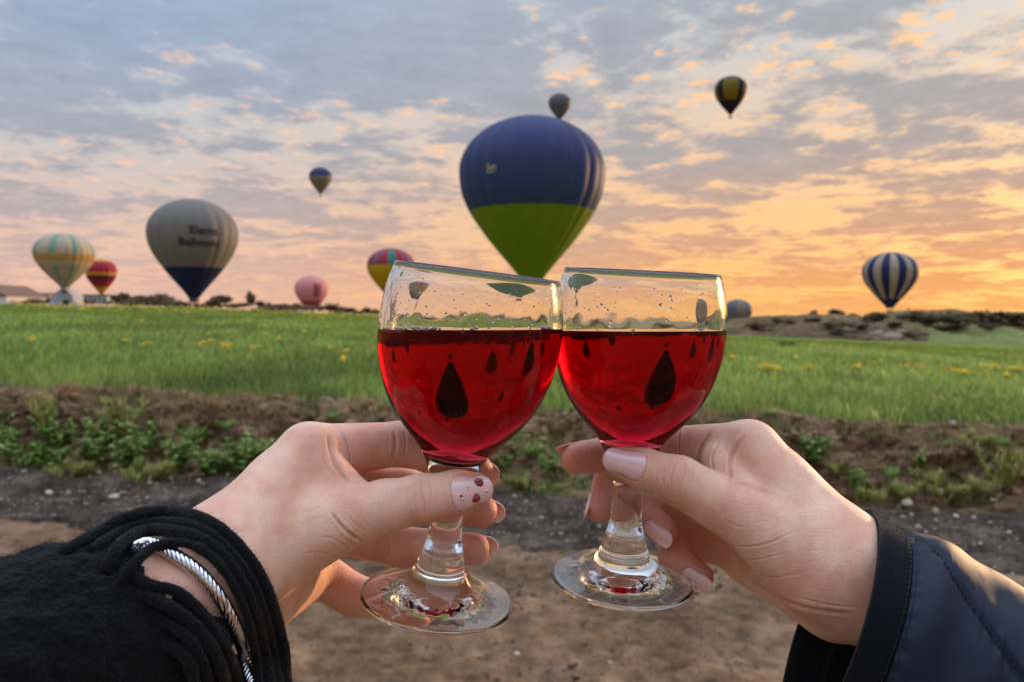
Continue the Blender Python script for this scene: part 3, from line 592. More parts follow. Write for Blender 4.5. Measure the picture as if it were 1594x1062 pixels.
def text_mesh(s_, name):
    cu = bpy.data.curves.new(name, 'FONT'); cu.body = s_; cu.align_x = 'LEFT'; cu.resolution_u = 3; cu.offset = .012; o = bpy.data.objects.new(name, cu); COL.objects.link(o)
    dg = bpy.context.evaluated_depsgraph_get(); me = bpy.data.meshes.new_from_object(o.evaluated_get(dg)); bpy.data.objects.remove(o)
    b_ = bmesh.new(); b_.from_mesh(me); bmesh.ops.triangulate(b_, faces=b_.faces); bmesh.ops.subdivide_edges(b_, edges=[e for e in b_.edges if e.calc_length() > .25], cuts=2); b_.to_mesh(me); b_.free(); return me
B = {}
big = balloon('huge blue and green balloon rising behind the two wine glasses', 828, 184, 440, 226, 95, 24, lambda i, z: 'green' if z < .44 else 'navy', ['navy', 'green'], nrow=46, rot=.06)
# small pale emblem on the blue cloth
em = []
for pts in ([(-1, .5), (-.7, -.5), (-.35, .3), (0, -.5), (.3, .45)], [(.25, -.35), (.6, .4), (.95, -.4)], [(.35, 0), (.9, .1)], [(-1.1, -.6), (-.2, -.85), (.9, -.6)], [(-.9, .8), (-.4, .55)]):
    pp = catmull([(a, b, 0) for a, b in pts], 5); w_ = .13
    dd_ = np.gradient(pp, axis=0); nn_ = np.stack([-dd_[:, 1], dd_[:, 0], 0*dd_[:, 0]], -1); nn_ /= np.linalg.norm(nn_, axis=1)[:, None]
    em.append((np.concatenate([pp-nn_*w_, pp+nn_*w_]), np.array([(i, i+1, len(pp)+i+1, len(pp)+i) for i in range(len(pp)-1)])))
V_, F_ = merge(em); me = npmesh('emblem', V_, F_, [CL['ivory']], False)
V_ = on_envelope(me, big[1], big[2], -.56, .625, .62); me.vertices.foreach_set('co', V_.astype(np.float32).ravel()); link('emblem', me, big[0], (0, 0, big[3]))
wb = balloon('large grey-white balloon with navy base and dark lettering on the left', 302, 310, 463, 133, 160, 20, lambda i, z: 'deep' if z < .30 else 'grey', ['grey', 'deep'], baskety=470, nrow=36)
for s_, z0, a0 in (('Elama', .61, .31), ('Balloons', .495, .06)):
    me = text_mesh(s_, 'lettering'); me.materials.clear(); me.materials.append(CL['black']); V_ = on_envelope(me, wb[1], wb[2], a0, z0, 2.2, .12); me.vertices.foreach_set('co', V_.astype(np.float32).ravel()); me.update(); link('lettering', me, wb[0], (0, 0, wb[3]))
def c6(i, z):
    if z < .16: return 'cream' if i % 2 else 'mint'
    if .46 < z < .62: return 'amber'
    if .40 < z <= .46: return 'cream'
    return ('mint' if i % 3 == 0 else 'cream')
balloon('cream balloon with green stripes and amber band above the tent', 101, 363, 448, 86, 225, 24, c6, ['cream', 'mint', 'amber'], baskety=456)
balloon('small red and gold banded balloon right of the cream striped one', 158, 402, 457, 45, 450, 16, lambda i, z: 'wine' if .36 < z < .5 else 'gold' if (z < .2 or .5 < z < .6 or z > .9) else 'red', ['red', 'gold', 'wine'], baskety=462)
balloon('small pink balloon with rose marks near the field edge', 485, 428, 486, 51, 400, 16, lambda i, z: 'rose' if (z < .32 or (i % 5 == 1 and .4 < z < .75)) else 'pink', ['pink', 'rose'], baskety=490)
balloon('yellow balloon with red and teal chequered crown behind left glass', 609, 386, 463, 74, 280, 16, lambda i, z: 'lilac' if z < .2 else 'yellow' if z < .66 else ('teal', 'red', 'lilac', 'red')[i % 4] if z < .985 else 'lilac', ['yellow', 'teal', 'red', 'lilac'], baskety=474)
balloon('navy and ivory striped balloon low over the hill on the right', 1385, 392, 479, 81, 250, 20, lambda i, z: 'deep' if z < .16 or i % 2 else 'ivory', ['ivory', 'deep'], baskety=487, rot=.16)
balloon('grey half-hidden balloon behind the hill, right of the right glass', 1148, 465, 516, 44, 420, 16, lambda i, z: 'slate' if z > .5 and i % 5 else 'dusk', ['slate', 'dusk'], baskety=520)
balloon('tiny slate-grey balloon just above the huge blue balloon', 871, 145, 186, 35, 620, 16, lambda i, z: 'slate', ['slate'], baskety=191, split=False)
balloon('small black and olive balloon high in the sky on the right', 1137, 119, 177, 50, 430, 12, lambda i, z: 'black' if (z < .32 or i % 3 == 0 or z > .88) else 'olive', ['black', 'olive'], baskety=183, rot=.26)
balloon('tiny blue-topped grey balloon in the sky left of centre', 499, 260, 301, 35, 620, 16, lambda i, z: 'navy' if z > .62 else 'dusk', ['navy', 'dusk'], baskety=306, split=False)
# ================================================================== wine glasses
m, k = mat('clear_glass'); gs = k.n('ShaderNodeBsdfGlass', Color=(.985, .99, .985, 1), Roughness=0.0, IOR=1.5); surf(k, gs.outputs[0]); M_glass = m
m, k = mat('glass_under_wine'); gs = k.n('ShaderNodeBsdfRefraction', Color=(1, 1, 1, 1), Roughness=0.0, IOR=1.5); surf(k, gs.outputs[0]); M_glassw = m
m, k = mat('glass_bowl'); rf = k.n('ShaderNodeBsdfRefraction', Color=(1, 1, 1, 1), Roughness=0.0, IOR=1.5); gy = k.n('ShaderNodeBsdfGlossy', Color=(1, 1, 1, 1), Roughness=0.0)
fz = k.n('ShaderNodeFresnel', IOR=1.5); mx = k.n('ShaderNodeMixShader', i0=k.m('MULTIPLY', fz.outputs[0], .42), i1=rf.outputs[0], i2=gy.outputs[0]); surf(k, mx.outputs[0]); M_glassb = m
m, k = mat('wine_side'); gs = k.n('ShaderNodeBsdfRefraction', Color=(1, 1, 1, 1), Roughness=0.0, IOR=1.34); surf(k, gs.outputs[0])
va = k.n('ShaderNodeVolumeAbsorption', Color=(.825, .0, .20, 1), Density=125.0); k.t.links.new(va.outputs[0], k.out.inputs['Volume']); M_wines = m
m, k = mat('red_wine'); gs = k.n('ShaderNodeBsdfGlass', Color=(1, 1, 1, 1), Roughness=0.0, IOR=1.34); surf(k, gs.outputs[0])
va = k.n('ShaderNodeVolumeAbsorption', Color=(.825, .0, .20, 1), Density=125.0); k.t.links.new(va.outputs[0], k.out.inputs['Volume']); M_wine = m
m, k = mat('droplet'); gs = k.n('ShaderNodeBsdfGlass', Color=(1, .96, .95, 1), Roughness=0.0, IOR=1.33); surf(k, gs.outputs[0]); M_drop = m
m, k = mat('foam'); p = k.n('ShaderNodeBsdfPrincipled', Base_Color=lin('#e8c4bc'), Roughness=.25); p.inputs['Transmission Weight'].default_value = .35; surf(k, p.outputs[0]); M_foam = m
outer = catmull([(33.2, 0), (34.6, .7), (35.0, 1.7), (34.2, 2.6), (31, 3.3), (26, 4.4), (20.5, 6.6), (15.6, 10.2), (12.7, 14.2), (11.9, 15.8), (11.0, 16.8), (10.9, 18.6), (10.0, 22), (8.5, 27), (7.6, 33), (7.3, 40), (7.8, 47), (9.2, 54), (11.2, 60), (12.9, 65), (15.6, 70.3), (18.9, 74.5), (23.5, 79.4), (28.4, 85.5), (33.6, 94), (37.4, 104), (39.7, 114), (40.5, 124), (40.1, 134), (38.8, 143), (37.0, 149.5)], 5)
rim = np.array([(36.6, 151.0), (36.3, 151.8), (35.7, 152.2), (35.1, 151.9), (34.9, 151.2)])
inner = catmull([(35.2, 149.3), (37.2, 143), (38.5, 134), (38.9, 124), (38.1, 114), (35.8, 104), (31.9, 94), (26.6, 85.8), (21.6, 79.9), (17.0, 75.4), (13.3, 72.0), (9.5, 69.2), (5, 67.6), (.0, 67.2)], 5)
under = np.array([(r, .2+2.4*(1-(r/33.)**2)) for r in (0, 3, 6, 9, 11, 13, 14.5, 16, 17.5, 19, 20.5, 22, 23.5, 25, 26.5, 28, 29.5, 31, 32.2)])
NS = 112
def lathe(pr, disp=None):
    th = np.arange(NS)/NS*2*math.pi
    R_, Z_ = pr[:, 0][None], pr[:, 1][None]; T_ = th[:, None]
    dr, dz_ = disp(R_, Z_, T_) if disp else (0, 0)
    R2 = R_+dr+0*T_; Z2 = Z_+dz_+0*T_
    return np.stack([R2*np.cos(T_), R2*np.sin(T_), Z2], -1)/1000
PR_ALL = np.concatenate([under, outer, rim, inner])
nu_ = len(under); ni0 = len(under)+len(outer)+len(rim)
IDX = np.arange(len(PR_ALL))
def gdisp(R_, Z_, T_):
    isu = (IDX[None] < nu_); isi = (IDX[None] >= ni0)
    x, y = R_*np.cos(T_), R_*np.sin(T_)
    band = np.exp(-((R_-21)/6.5)**2)
    emb = band*(0.16*vnoise(x*.62, y*.62, seed=2)+.10*vnoise(x*1.15, y*1.15, seed=7))
    wet = np.clip((Z_-122)/6, 0, 1)*np.clip((147-Z_)/6, 0, 1)*.045*fbm(T_*13+0*Z_, Z_*.16+0*T_, oct=3, seed=4)
    return np.where(isi, wet, 0), np.where(isu, emb, 0)
V_ = lathe(PR_ALL, gdisp); nP = len(PR_ALL)
F_ = gridf(NS, nP, True)
glass_me = npmesh('wine_glass', V_.reshape(-1, 3), F_[:, ::-1], [M_glass])
b_ = bmesh.new(); b_.from_mesh(glass_me); bmesh.ops.remove_doubles(b_, verts=b_.verts, dist=1e-5); bmesh.ops.dissolve_degenerate(b_, edges=b_.edges, dist=1e-6); bmesh.ops.recalc_face_normals(b_, faces=b_.faces); b_.to_mesh(glass_me); b_.free()
glass_me.polygons.foreach_set('use_smooth', np.ones(len(glass_me.polygons), bool))
GLASS = {}
def place_glass(base, rim_, side, spin, lab, lev):
    a, b = P(*base), P(*rim_); ax = (b-a); sc = ax.length/.1522; q = ax.to_track_quat('Z', 'Y'); M_ = Matrix.Translation(a) @ q.to_matrix().to_4x4() @ Matrix.Rotation(spin, 4, 'Z') @ Matrix.Scale(sc, 4)
    gme = glass_me.copy(); gme.materials.append(M_glassw); gme.materials.append(M_glassb); zw = 1.5-(lev-495)/1200*base[2]
    wet = [1 if (f_.center.xy.length < .03905 and f_.center.z > .0665 and f_.normal.dot(Vector((f_.center.x, f_.center.y, -.02))) < 0 and (M_ @ f_.center).z < zw) else (2 if f_.center.z > .069 and (M_ @ f_.center).z < zw and f_.normal.dot(Vector((f_.center.x, f_.center.y, -.02))) > 0 else 0) for f_ in gme.polygons]
    gme.polygons.foreach_set('material_index', np.array(wet, np.int32))
    o = link('wine_glass', gme); o.matrix_world = M_; tag(o, lab, 'wine glass', 'raised wine glasses')
    GLASS[side] = (o, M_, a, ax.normalized(), sc); return o, M_
gl, ML = place_glass((680, 936, .3602), (744.5, 421, .3450), 'L', .3, 'left wine glass of red wine, tilted right, held by hand with decorated thumbnail', 511)
gr, MR = place_glass((968, 904, .3832), (999.5, 421, .3660), 'R', 1.7, 'right wine glass of red wine held by hand from navy sleeve', 513)
def wine_obj(M_, level_y, D, lab):
    z = 1.5-(level_y-495)/1200*D
    wp = inner.copy(); wp[:, 0] = np.where(wp[:, 0] > .1, wp[:, 0]+.28, 0); wp[:, 1] -= .22
    V_ = lathe(wp); me = npmesh('red_wine', V_.reshape(-1, 3), gridf(NS, len(wp), True), [M_wines, M_wine]); me.transform(M_)
    b_ = bmesh.new(); b_.from_mesh(me); bmesh.ops.remove_doubles(b_, verts=b_.verts, dist=1e-5)
    bmesh.ops.bisect_plane(b_, geom=b_.verts[:]+b_.edges[:]+b_.faces[:], plane_co=(0, 0, z), plane_no=(0, 0, 1), clear_outer=True)
    ed = [e for e in b_.edges if e.is_boundary]; r = bmesh.ops.contextual_create(b_, geom=ed)
    for f in b_.faces: f.smooth = True
    for f in r['faces']: f.smooth = False; f.material_index = 1
    bmesh.ops.recalc_face_normals(b_, faces=b_.faces)
    c0 = M_ @ Vector((0, 0, .11))
    b_.transform(Matrix.Translation(-c0)); b_.to_mesh(me); b_.free()
    o = link('red_wine', me, None, c0); tag(o, lab, 'wine', 'red wine in the glasses'); return o, z
wl, zl = wine_obj(ML, 511, .35, 'clear red wine filling the left glass, foam at its edge')
wr, zr = wine_obj(MR, 513, .372, 'clear red wine filling the right glass, no foam')
def inner_r(z): return np.interp(z, inner[::-1, 1], inner[::-1, 0])
# droplets clinging inside the bowl above the wine
def droplets(o, n, seed, lo):
    rg = np.random.default_rng(seed); IV, IF = icoVF(2); parts = []
    for _ in range(n):
        z = lo+(146-lo)*rg.power(.8); t = rg.uniform(0, 2*math.pi); r = inner_r(z); s = .15+.62*rg.power(.26)
        e = np.array([math.cos(t), math.sin(t), 0]); tg = np.array([-math.sin(t), math.cos(t), 0]); up = np.array([0, 0, 1.])
        st = rg.uniform(.9, 1.6); parts.append(((e*(r-.02)+up*z+(IV[:, :1]*e*.45+IV[:, 1:2]*tg+IV[:, 2:]*up*st)*s)/1000, IF))
    V_, F_ = merge(parts); d = link('droplets', npmesh('droplets', V_, F_, [M_drop]), o); tag(d, kind='stuff')
droplets(gl, 300, 1, 127); droplets(gr, 320, 2, 125)
# froth on the wine in the left glass
rg = np.random.default_rng(5); parts = []; IV, IF = icoVF(2)
cz = (ML.inverted() @ Vector((0, 0, zl)))
ctr = P(731, 511, .35); Rw = .0388
for a0, a1, n in ((-172, -158, 22), (-140, -106, 60), (-88, -80, 6), (-34, -16, 30)):
    for _ in range(n):
        a = math.radians(rg.uniform(a0, a1)); rr = Rw-rg.uniform(.0002, .0022); s = rg.uniform(.0003, .0008)
        parts.append((IV*s+np.array([ctr.x+rr*math.cos(a), ctr.y+rr*math.sin(a), zl+s*.4+rg.uniform(0, .0007)])-np.array(wl.location), IF))
V_, F_ = merge(parts); tag(link('froth', npmesh('froth', V_, F_, [M_foam]), wl), kind='stuff')
# ================================================================== hands and arms
def camw(p):
    """camera-space millimetres (x right, y down, z away) -> world"""
    p = np.asarray(p, float)/1000
    return np.array(CAM)+p[..., :1]*np.array(RIGHT)-p[..., 1:2]*np.array(UP)+p[..., 2:3]*np.array(FWD)
class Sculpt:
    """an implicit body: tapered limbs blended into one continuous surface"""
    def __init__(s, D0, lo, hi, h):
        s.D0, s.u, s.h, s.lo = D0*1000, D0*1000/FPX, h, np.array(lo, float)
        s.n = np.ceil((np.array(hi)-s.lo)/h).astype(int)+1; s.ax = [s.lo[i]+np.arange(s.n[i])*h for i in range(3)]
    def q(s, px, py, w, *a):
        D = s.D0+w*s.u; return np.array([(px-W0/2)/FPX*D, (py-H0/2)/FPX*D, D])
    def rad(s, w, r): return r*(s.D0+w*s.u)/FPX
    def new(s): return np.full(s.n, 12., np.float32)
    def cone(s, F, a, b, k):
        """tapered capsule a,b = (px,py,w,r)"""
        A, Bq = s.q(*a), s.q(*b); ra, rb = s.rad(a[2], a[3]), s.rad(b[2], b[3]); mg = 11
        lo = np.minimum(A-ra, Bq-rb)-mg; hi = np.maximum(A+ra, Bq+rb)+mg
        i0 = np.clip(((lo-s.lo)/s.h).astype(int), 0, s.n-1); i1 = np.clip(((hi-s.lo)/s.h).astype(int)+2, 1, s.n)
        if (i1 <= i0).any(): return
        sl = tuple(slice(i0[i], i1[i]) for i in range(3))
        X, Y, Z = np.meshgrid(*[s.ax[i][i0[i]:i1[i]].astype(np.float32) for i in range(3)], indexing='ij', sparse=True)
        d = (Bq-A).astype(np.float32); L2 = float(d@d)+1e-9
        t = np.clip(((X-A[0])*d[0]+(Y-A[1])*d[1]+(Z-A[2])*d[2])/L2, 0, 1)
        dist = np.sqrt((X-A[0]-t*d[0])**2+(Y-A[1]-t*d[1])**2+(Z-A[2]-t*d[2])**2)-(ra+(rb-ra)*t)
        F[sl] = s.smin(F[sl], dist.astype(np.float32), k)
    @staticmethod
    def smin(a, b, k):
        h = np.clip(k-np.abs(a-b), 0, None)/k; return np.minimum(a, b)-h*h*k*.25
    def chain(s, F, pts, k):
        for a, b in zip(pts[:-1], pts[1:]): s.cone(F, a, b, k)
    def sample(s, F, p):
        f = (np.asarray(p)-s.lo)/s.h; i = np.clip(f.astype(int), 0, s.n-2); r = np.clip(f-i, 0, 1); o = 0
        for a in (0, 1):
            for b in (0, 1):
                for c in (0, 1):
                    w = (r[..., 0] if a else 1-r[..., 0])*(r[..., 1] if b else 1-r[..., 1])*(r[..., 2] if c else 1-r[..., 2])
                    o = o+w*F[i[..., 0]+a, i[..., 1]+b, i[..., 2]+c]
        return o
    def surfD(s, F, px, py, off, near=None, far=None):
        """camera-space point on the ray through a pixel where the field first drops to off (or comes closest)"""
        Ds = np.arange(near or s.lo[2]+1, far or s.lo[2]+(s.n[2]-2)*s.h, .5)
        p = np.stack([(px-W0/2)/FPX*Ds, (py-H0/2)/FPX*Ds, Ds], -1)
        ok = ((p > s.lo+1) & (p < s.lo+(s.n-2)*s.h)).all(1); v = np.where(ok, s.sample(F, p), 12)
        j = np.argmax(v <= off) if (v <= off).any() else int(np.argmin(v)); return p[j], v[j]
    def mesh(s, F):
        """surface nets"""
        sg = F < 0; n = np.array(F.shape)-1
        c = np.zeros(tuple(n), np.int8)
        for a in (0, 1):
            for b in (0, 1):
                for d in (0, 1): c += sg[a:n[0]+a, b:n[1]+b, d:n[2]+d]
        act = np.argwhere((c > 0) & (c < 8)); vid = np.full(tuple(n), -1, np.int32); vid[tuple(act.T)] = np.arange(len(act))
        acc = np.zeros((len(act), 3)); cnt = np.zeros(len(act)); cor = [(a, b, d) for a in (0, 1) for b in (0, 1) for d in (0, 1)]
        val = {k_: F[act[:, 0]+k_[0], act[:, 1]+k_[1], act[:, 2]+k_[2]].astype(float) for k_ in cor}
        for k1 in cor:
            for ax in range(3):
                if k1[ax]: continue
                k2 = list(k1); k2[ax] = 1; k2 = tuple(k2); f1, f2 = val[k1], val[k2]; x = (f1 < 0) != (f2 < 0)
                t = np.where(x, f1/np.where(x, f1-f2, 1), 0); p_ = np.tile(np.array(k1, float), (len(act), 1)); p_[:, ax] = t
                acc[x] += p_[x]; cnt[x] += 1
        V_ = s.lo+(act+acc/cnt[:, None])*s.h; Q = []
        for ax in range(3):
            o1, o2 = [(1, 2), (2, 0), (0, 1)][ax]; sl1 = [slice(None)]*3; sl2 = [slice(None)]*3; sl1[ax] = slice(0, -1); sl2[ax] = slice(1, None)
            e = sg[tuple(sl1)] != sg[tuple(sl2)]; idx = np.argwhere(e); ok = (idx[:, o1] > 0) & (idx[:, o2] > 0) & (idx[:, o1] < n[o1]) & (idx[:, o2] < n[o2]); idx = idx[ok]
            f = []
            for da, db in ((0, 0), (1, 0), (1, 1), (0, 1)):
                j = idx.copy(); j[:, o1] -= da; j[:, o2] -= db; f.append(vid[tuple(j.T)])
            f = np.stack(f, 1); flip = sg[tuple(idx.T)]; f[flip] = f[flip][:, ::-1]; Q.append(f)
        Q = np.concatenate(Q); return V_, Q[(Q >= 0).all(1)]
def relax(V_, Q, it, lam=.5):
    A = np.concatenate([Q[:, 0], Q[:, 1], Q[:, 2], Q[:, 3], Q[:, 1], Q[:, 2], Q[:, 3], Q[:, 0]]); Bq = np.concatenate([Q[:, 1], Q[:, 2], Q[:, 3], Q[:, 0], Q[:, 0], Q[:, 1], Q[:, 2], Q[:, 3]])
    cnt = np.bincount(A, minlength=len(V_))[:, None]
    for k_ in range(it):
        l_ = lam if k_ % 2 == 0 else -lam*1.04
        S_ = np.stack([np.bincount(A, V_[Bq, i], minlength=len(V_)) for i in range(3)], -1); V_ = V_+l_*(S_/np.maximum(cnt, 1)-V_)
    return V_
def subdiv(V_, Q):
    E = np.sort(np.concatenate([Q[:, [0, 1]], Q[:, [1, 2]], Q[:, [2, 3]], Q[:, [3, 0]]]), 1).astype(np.int64); key = E[:, 0]*len(V_)+E[:, 1]
    u_, inv_ = np.unique(key, return_inverse=True); a, b = u_//len(V_), u_ % len(V_); n0, nq = len(V_), len(Q); em = inv_.reshape(4, nq)+n0; fc = np.arange(nq)+n0+len(u_)
    V2 = np.concatenate([V_, (V_[a]+V_[b])/2, V_[Q].mean(1)])
    return V2, np.concatenate([np.stack([Q[:, i], em[i], fc, em[i-1]], 1) for i in range(4)])
def vnormals(V_, Q):
    fn = np.cross(V_[Q[:, 2]]-V_[Q[:, 0]], V_[Q[:, 3]]-V_[Q[:, 1]]); N_ = np.zeros_like(V_)
    for i in range(4): 
        for c_ in range(3): N_[:, c_] += np.bincount(Q[:, i], fn[:, c_], minlength=len(V_))
    return N_/(np.linalg.norm(N_, axis=1)[:, None]+1e-12)
# ---- materials
m, k = mat('skin'); o = k.tc.outputs['Object']
bl = k.n('ShaderNodeAttribute', {'attribute_name': 'blush'}); bs = k.n('ShaderNodeSeparateColor', i0=bl.outputs['Color'])
mott = k.noise(o, 55, 4, .6); fine = k.noise(o, 420, 3, .6)
base = k.mix(k.sstep(mott, .3, .7), lin('#e0a78b'), lin('#f0c9ae'))
base = k.mix(k.m('MULTIPLY', k.sstep(k.noise(o, 140, 4, .65), .52, .75), .30), base, lin('#d68f76'))
base = k.mix(k.m('MULTIPLY', k.sstep(k.noise(o, 900, 2, .5), .68, .8), .25), base, lin('#a86a50'))
base = k.mix(k.m('MULTIPLY', bs.outputs[0], .9), base, lin('#c4624e'))  # natural redness, deepened on the fingers as painted shade
base = k.mix(k.m('MULTIPLY', bs.outputs[1], .32), base, lin('#9a5c48'))  # shade of creases and nail edges, put into the skin colour
p = k.n('ShaderNodeBsdfPrincipled', Base_Color=base, Roughness=.48); p.inputs['Specular IOR Level'].default_value = .38
p.inputs['Subsurface Weight'].default_value = .55; p.inputs['Subsurface Radius'].default_value = (1.0, .36, .2); p.inputs['Subsurface Scale'].default_value = .0022
v1 = k.n('ShaderNodeTexVoronoi', {'feature': 'DISTANCE_TO_EDGE'}, Vector=k.vm('ADD', k.n('ShaderNodeMapping', Vector=o, Scale=(1, .62, 1), Rotation=(0, .7, .3)).outputs[0], k.vm('SCALE', k.noise(o, 300, 2, .5, out=1), scale=.0012).outputs[0]).outputs[0], Scale=900)
hh = k.m('ADD', k.m('MULTIPLY', k.sstep(v1.outputs['Distance'], 0, .25), .5), k.m('MULTIPLY', fine, .9))
bp = k.n('ShaderNodeBump', Strength=.6, Distance=.00030, Height=hh); k.t.links.new(bp.outputs[0], p.inputs['Normal'])
k.t.links.new(k.m('ADD', .40, k.m('MULTIPLY', fine, .18)), p.inputs['Roughness'])
surf(k, p.outputs[0]); M_skin = m
def nailmat(name, c1, c2):
    m, k = mat(name); c = k.mix(k.noise(k.tc.outputs['Object'], 120, 3, .5), lin(c1), lin(c2))
    p = k.n('ShaderNodeBsdfPrincipled', Base_Color=c, Roughness=.10); p.inputs['Coat Weight'].default_value = 1.0; p.inputs['Coat Roughness'].default_value = .05; p.inputs['Subsurface Weight'].default_value = .3; p.inputs['Subsurface Scale'].default_value = .001
    surf(k, p.outputs[0]); return m
M_nail = nailmat('pink_nail', '#e2b0aa', '#eec8c0'); M_nailedge = nailmat('pale_nail', '#f2dcc4', '#fae8d4')
M_dot = plain('dark_red_polish', lin('#7d0f1c'), .15, coat=.8); M_gem = plain('silver_gem', lin('#dcd8d2'), .12, 1.0)
def nail(S_, Fp, a, b, n, L, Wd, off, mt, tap=.80, droop=.10):
    """curved nail plate on the last joint a->b (px,py,w,r); n = outward direction (camera space)"""
    A, Bq = S_.q(*a), S_.q(*b); r = S_.rad(b[2], b[3]); d = (Bq-A)/np.linalg.norm(Bq-A); n = np.array(n, float); n -= d*(n@d); n /= np.linalg.norm(n); s_ = np.cross(d, n)
    nu, nv = 17, 20; u = np.linspace(-1, 1, nu)[:, None]; v = np.linspace(0, 1, nv)[None]
    shp = np.where(v < .28, .60+.40*np.sqrt(np.clip(1-(1-v/.28)**2, 0, 1)), 1.0); shp = shp*np.where(v > .70, np.sqrt(np.clip(1-((v-.70)/.315)**2*tap, 0, 1)), 1)
    Rc = r*.92; ph = u*shp*(Wd/2/Rc); vv = v+0*u+.06*(1-u*u)*(v-.5)*2
    hgt = r+.35-Rc; cen = Bq+n*hgt
    ax = (vv*L+off)
    P0 = cen+d*ax[..., None]+Rc*(np.sin(ph)[..., None]*s_+np.cos(ph)[..., None]*n)
    P0 = P0-n*(droop*L*np.clip(vv-.25, 0, 1)**2*1.6+.5*np.clip(.2-vv, 0, 1))[..., None]
    nn_ = (np.sin(ph)[..., None]*s_+np.cos(ph)[..., None]*n)
    tgt = .50*(1-np.abs(u)**5)-.12+0*v
    for _ in range(6):
        sd_ = S_.sample(Fp, P0); P0 = P0+nn_*np.clip(tgt-sd_, 0, 3)[..., None]
    P1 = P0-nn_*.6
    V_ = np.concatenate([P0.reshape(-1, 3), P1.reshape(-1, 3)]); F0 = gridf(nu, nv); F1 = gridf(nu, nv)[:, ::-1]+nu*nv; o_ = nu*nv
    rim_ = [i*nv for i in range(nu)]+[(nu-1)*nv+j for j in range(1, nv)]+[i*nv+nv-1 for i in range(nu-2, -1, -1)]+[j for j in range(nv-2, 0, -1)]
    E = np.array([(rim_[i], rim_[i-1], rim_[i-1]+o_, rim_[i]+o_) for i in range(len(rim_))])
    return V_, [F0, F1, E], P0.reshape(-1, 3)[rim_], dict(P0=P0, n=n, d=d, s=s_)
def build_hand(S_, palm, fingers, thumb, arm, extra, nails, wrinkles, label, origin, kp=9., folds=()):
    Fp = S_.new()
    for a, b, k_ in palm: S_.cone(Fp, a, b, k_)
    S_.chain(Fp, arm, 10)
    Ft = S_.new(); S_.chain(Ft, thumb[:2], 6); Fp = S_.smin(Fp, Ft, 7.)
    Fx = S_.new(); 
    for a, b, k_ in extra: S_.cone(Fx, a, b, k_)
    if extra: Fp = S_.smin(Fp, Fx, 5.)
    Fg = S_.new()
    for f in fingers:
        Fi = S_.new(); S_.cone(Fi, f[0], f[1], 1); Fg = S_.smin(Fg, Fi, 1.6)
    Fp = S_.smin(Fp, Fg, 4.5)
    for f in fingers:
        Fi = S_.new(); S_.chain(Fi, f[1:], 2.0)
        # let the distal joints grow out of their own proximal joint only
        Fj = S_.new(); S_.cone(Fj, f[0], f[1], 1); Fj = S_.smin(Fj, Fi, 2.5); Fp = np.minimum(Fp, Fj)
    Fi = S_.new(); S_.chain(Fi, thumb[1:], 3.); Fp = S_.smin(Fp, Fi, 1.2)
    V_, Q = S_.mesh(Fp); V_ = relax(V_, Q, 2); V_, Q = subdiv(V_, Q); V_ = relax(V_, Q, 6)
    N_ = vnormals(V_, Q)
    if S_.sample(Fp, V_+N_*1.5).mean() < 0: N_ = -N_; Q = Q[:, ::-1]
    # skin creases, traced where they run; each is a shallow groove with shade painted into its colour
    D = V_[:, 2]; px = V_[:, 0]/D*FPX+W0/2; py = V_[:, 1]/D*FPX+H0/2; front = np.clip(-N_[:, 2]*2+.2, 0, 1); disp = np.zeros(len(V_)); dark = np.zeros(len(V_))
    for pts, dep, wid, w0, w1 in wrinkles:
        c_ = catmull([(a, b, 0) for a, b in pts], 10)[:, :2]; sel = np.where((px > c_[:, 0].min()-14) & (px < c_[:, 0].max()+14) & (py > c_[:, 1].min()-14) & (py < c_[:, 1].max()+14) & (D > S_.D0+w0*S_.u) & (D < S_.D0+w1*S_.u))[0]
        if len(sel) == 0: continue
        dd_ = np.full(len(sel), 99.); tt_ = np.zeros(len(sel))
        for i in range(len(c_)-1):
            e = c_[i+1]-c_[i]; t = np.clip(((px[sel]-c_[i, 0])*e[0]+(py[sel]-c_[i, 1])*e[1])/(e@e+1e-9), 0, 1); q_ = np.hypot(px[sel]-c_[i, 0]-t*e[0], py[sel]-c_[i, 1]-t*e[1]); b_ = q_ < dd_; dd_ = np.where(b_, q_, dd_); tt_ = np.where(b_, (i+t)/(len(c_)-1), tt_)
        fade = np.clip(np.sin(np.pi*np.clip(tt_, 0, 1))*1.6, 0, 1); gv = np.exp(-(dd_/wid)**2)*fade*front[sel]
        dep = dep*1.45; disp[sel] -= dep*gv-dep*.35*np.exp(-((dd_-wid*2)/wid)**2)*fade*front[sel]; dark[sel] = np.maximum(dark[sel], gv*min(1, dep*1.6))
    for (c0, rr, amp) in folds:
        q_ = S_.q(*c0); disp += amp*np.exp(-(np.linalg.norm(V_-q_, axis=1)/rr)**2)
    blush = np.zeros(len(V_))
    for f in fingers+[thumb]:
        t_ = S_.q(*f[-1]); blush = np.maximum(blush, .75*np.exp(-(np.linalg.norm(V_-t_, axis=1)/13.)**2))
        for j_ in f[1:-1]: blush = np.maximum(blush, .40*np.exp(-(np.linalg.norm(V_-S_.q(*j_), axis=1)/12.)**2))
    for f in fingers:  # fingers reddened beyond their own flush, standing in for shade
        A, Bq = S_.q(*f[0]), S_.q(*f[1]); t = np.clip(((V_-A)@(Bq-A))/((Bq-A)@(Bq-A)), .1, 1); blush = np.maximum(blush, .62*np.exp(-(np.linalg.norm(V_-A-t[:, None]*(Bq-A), axis=1)/13.)**2))
    NP = []
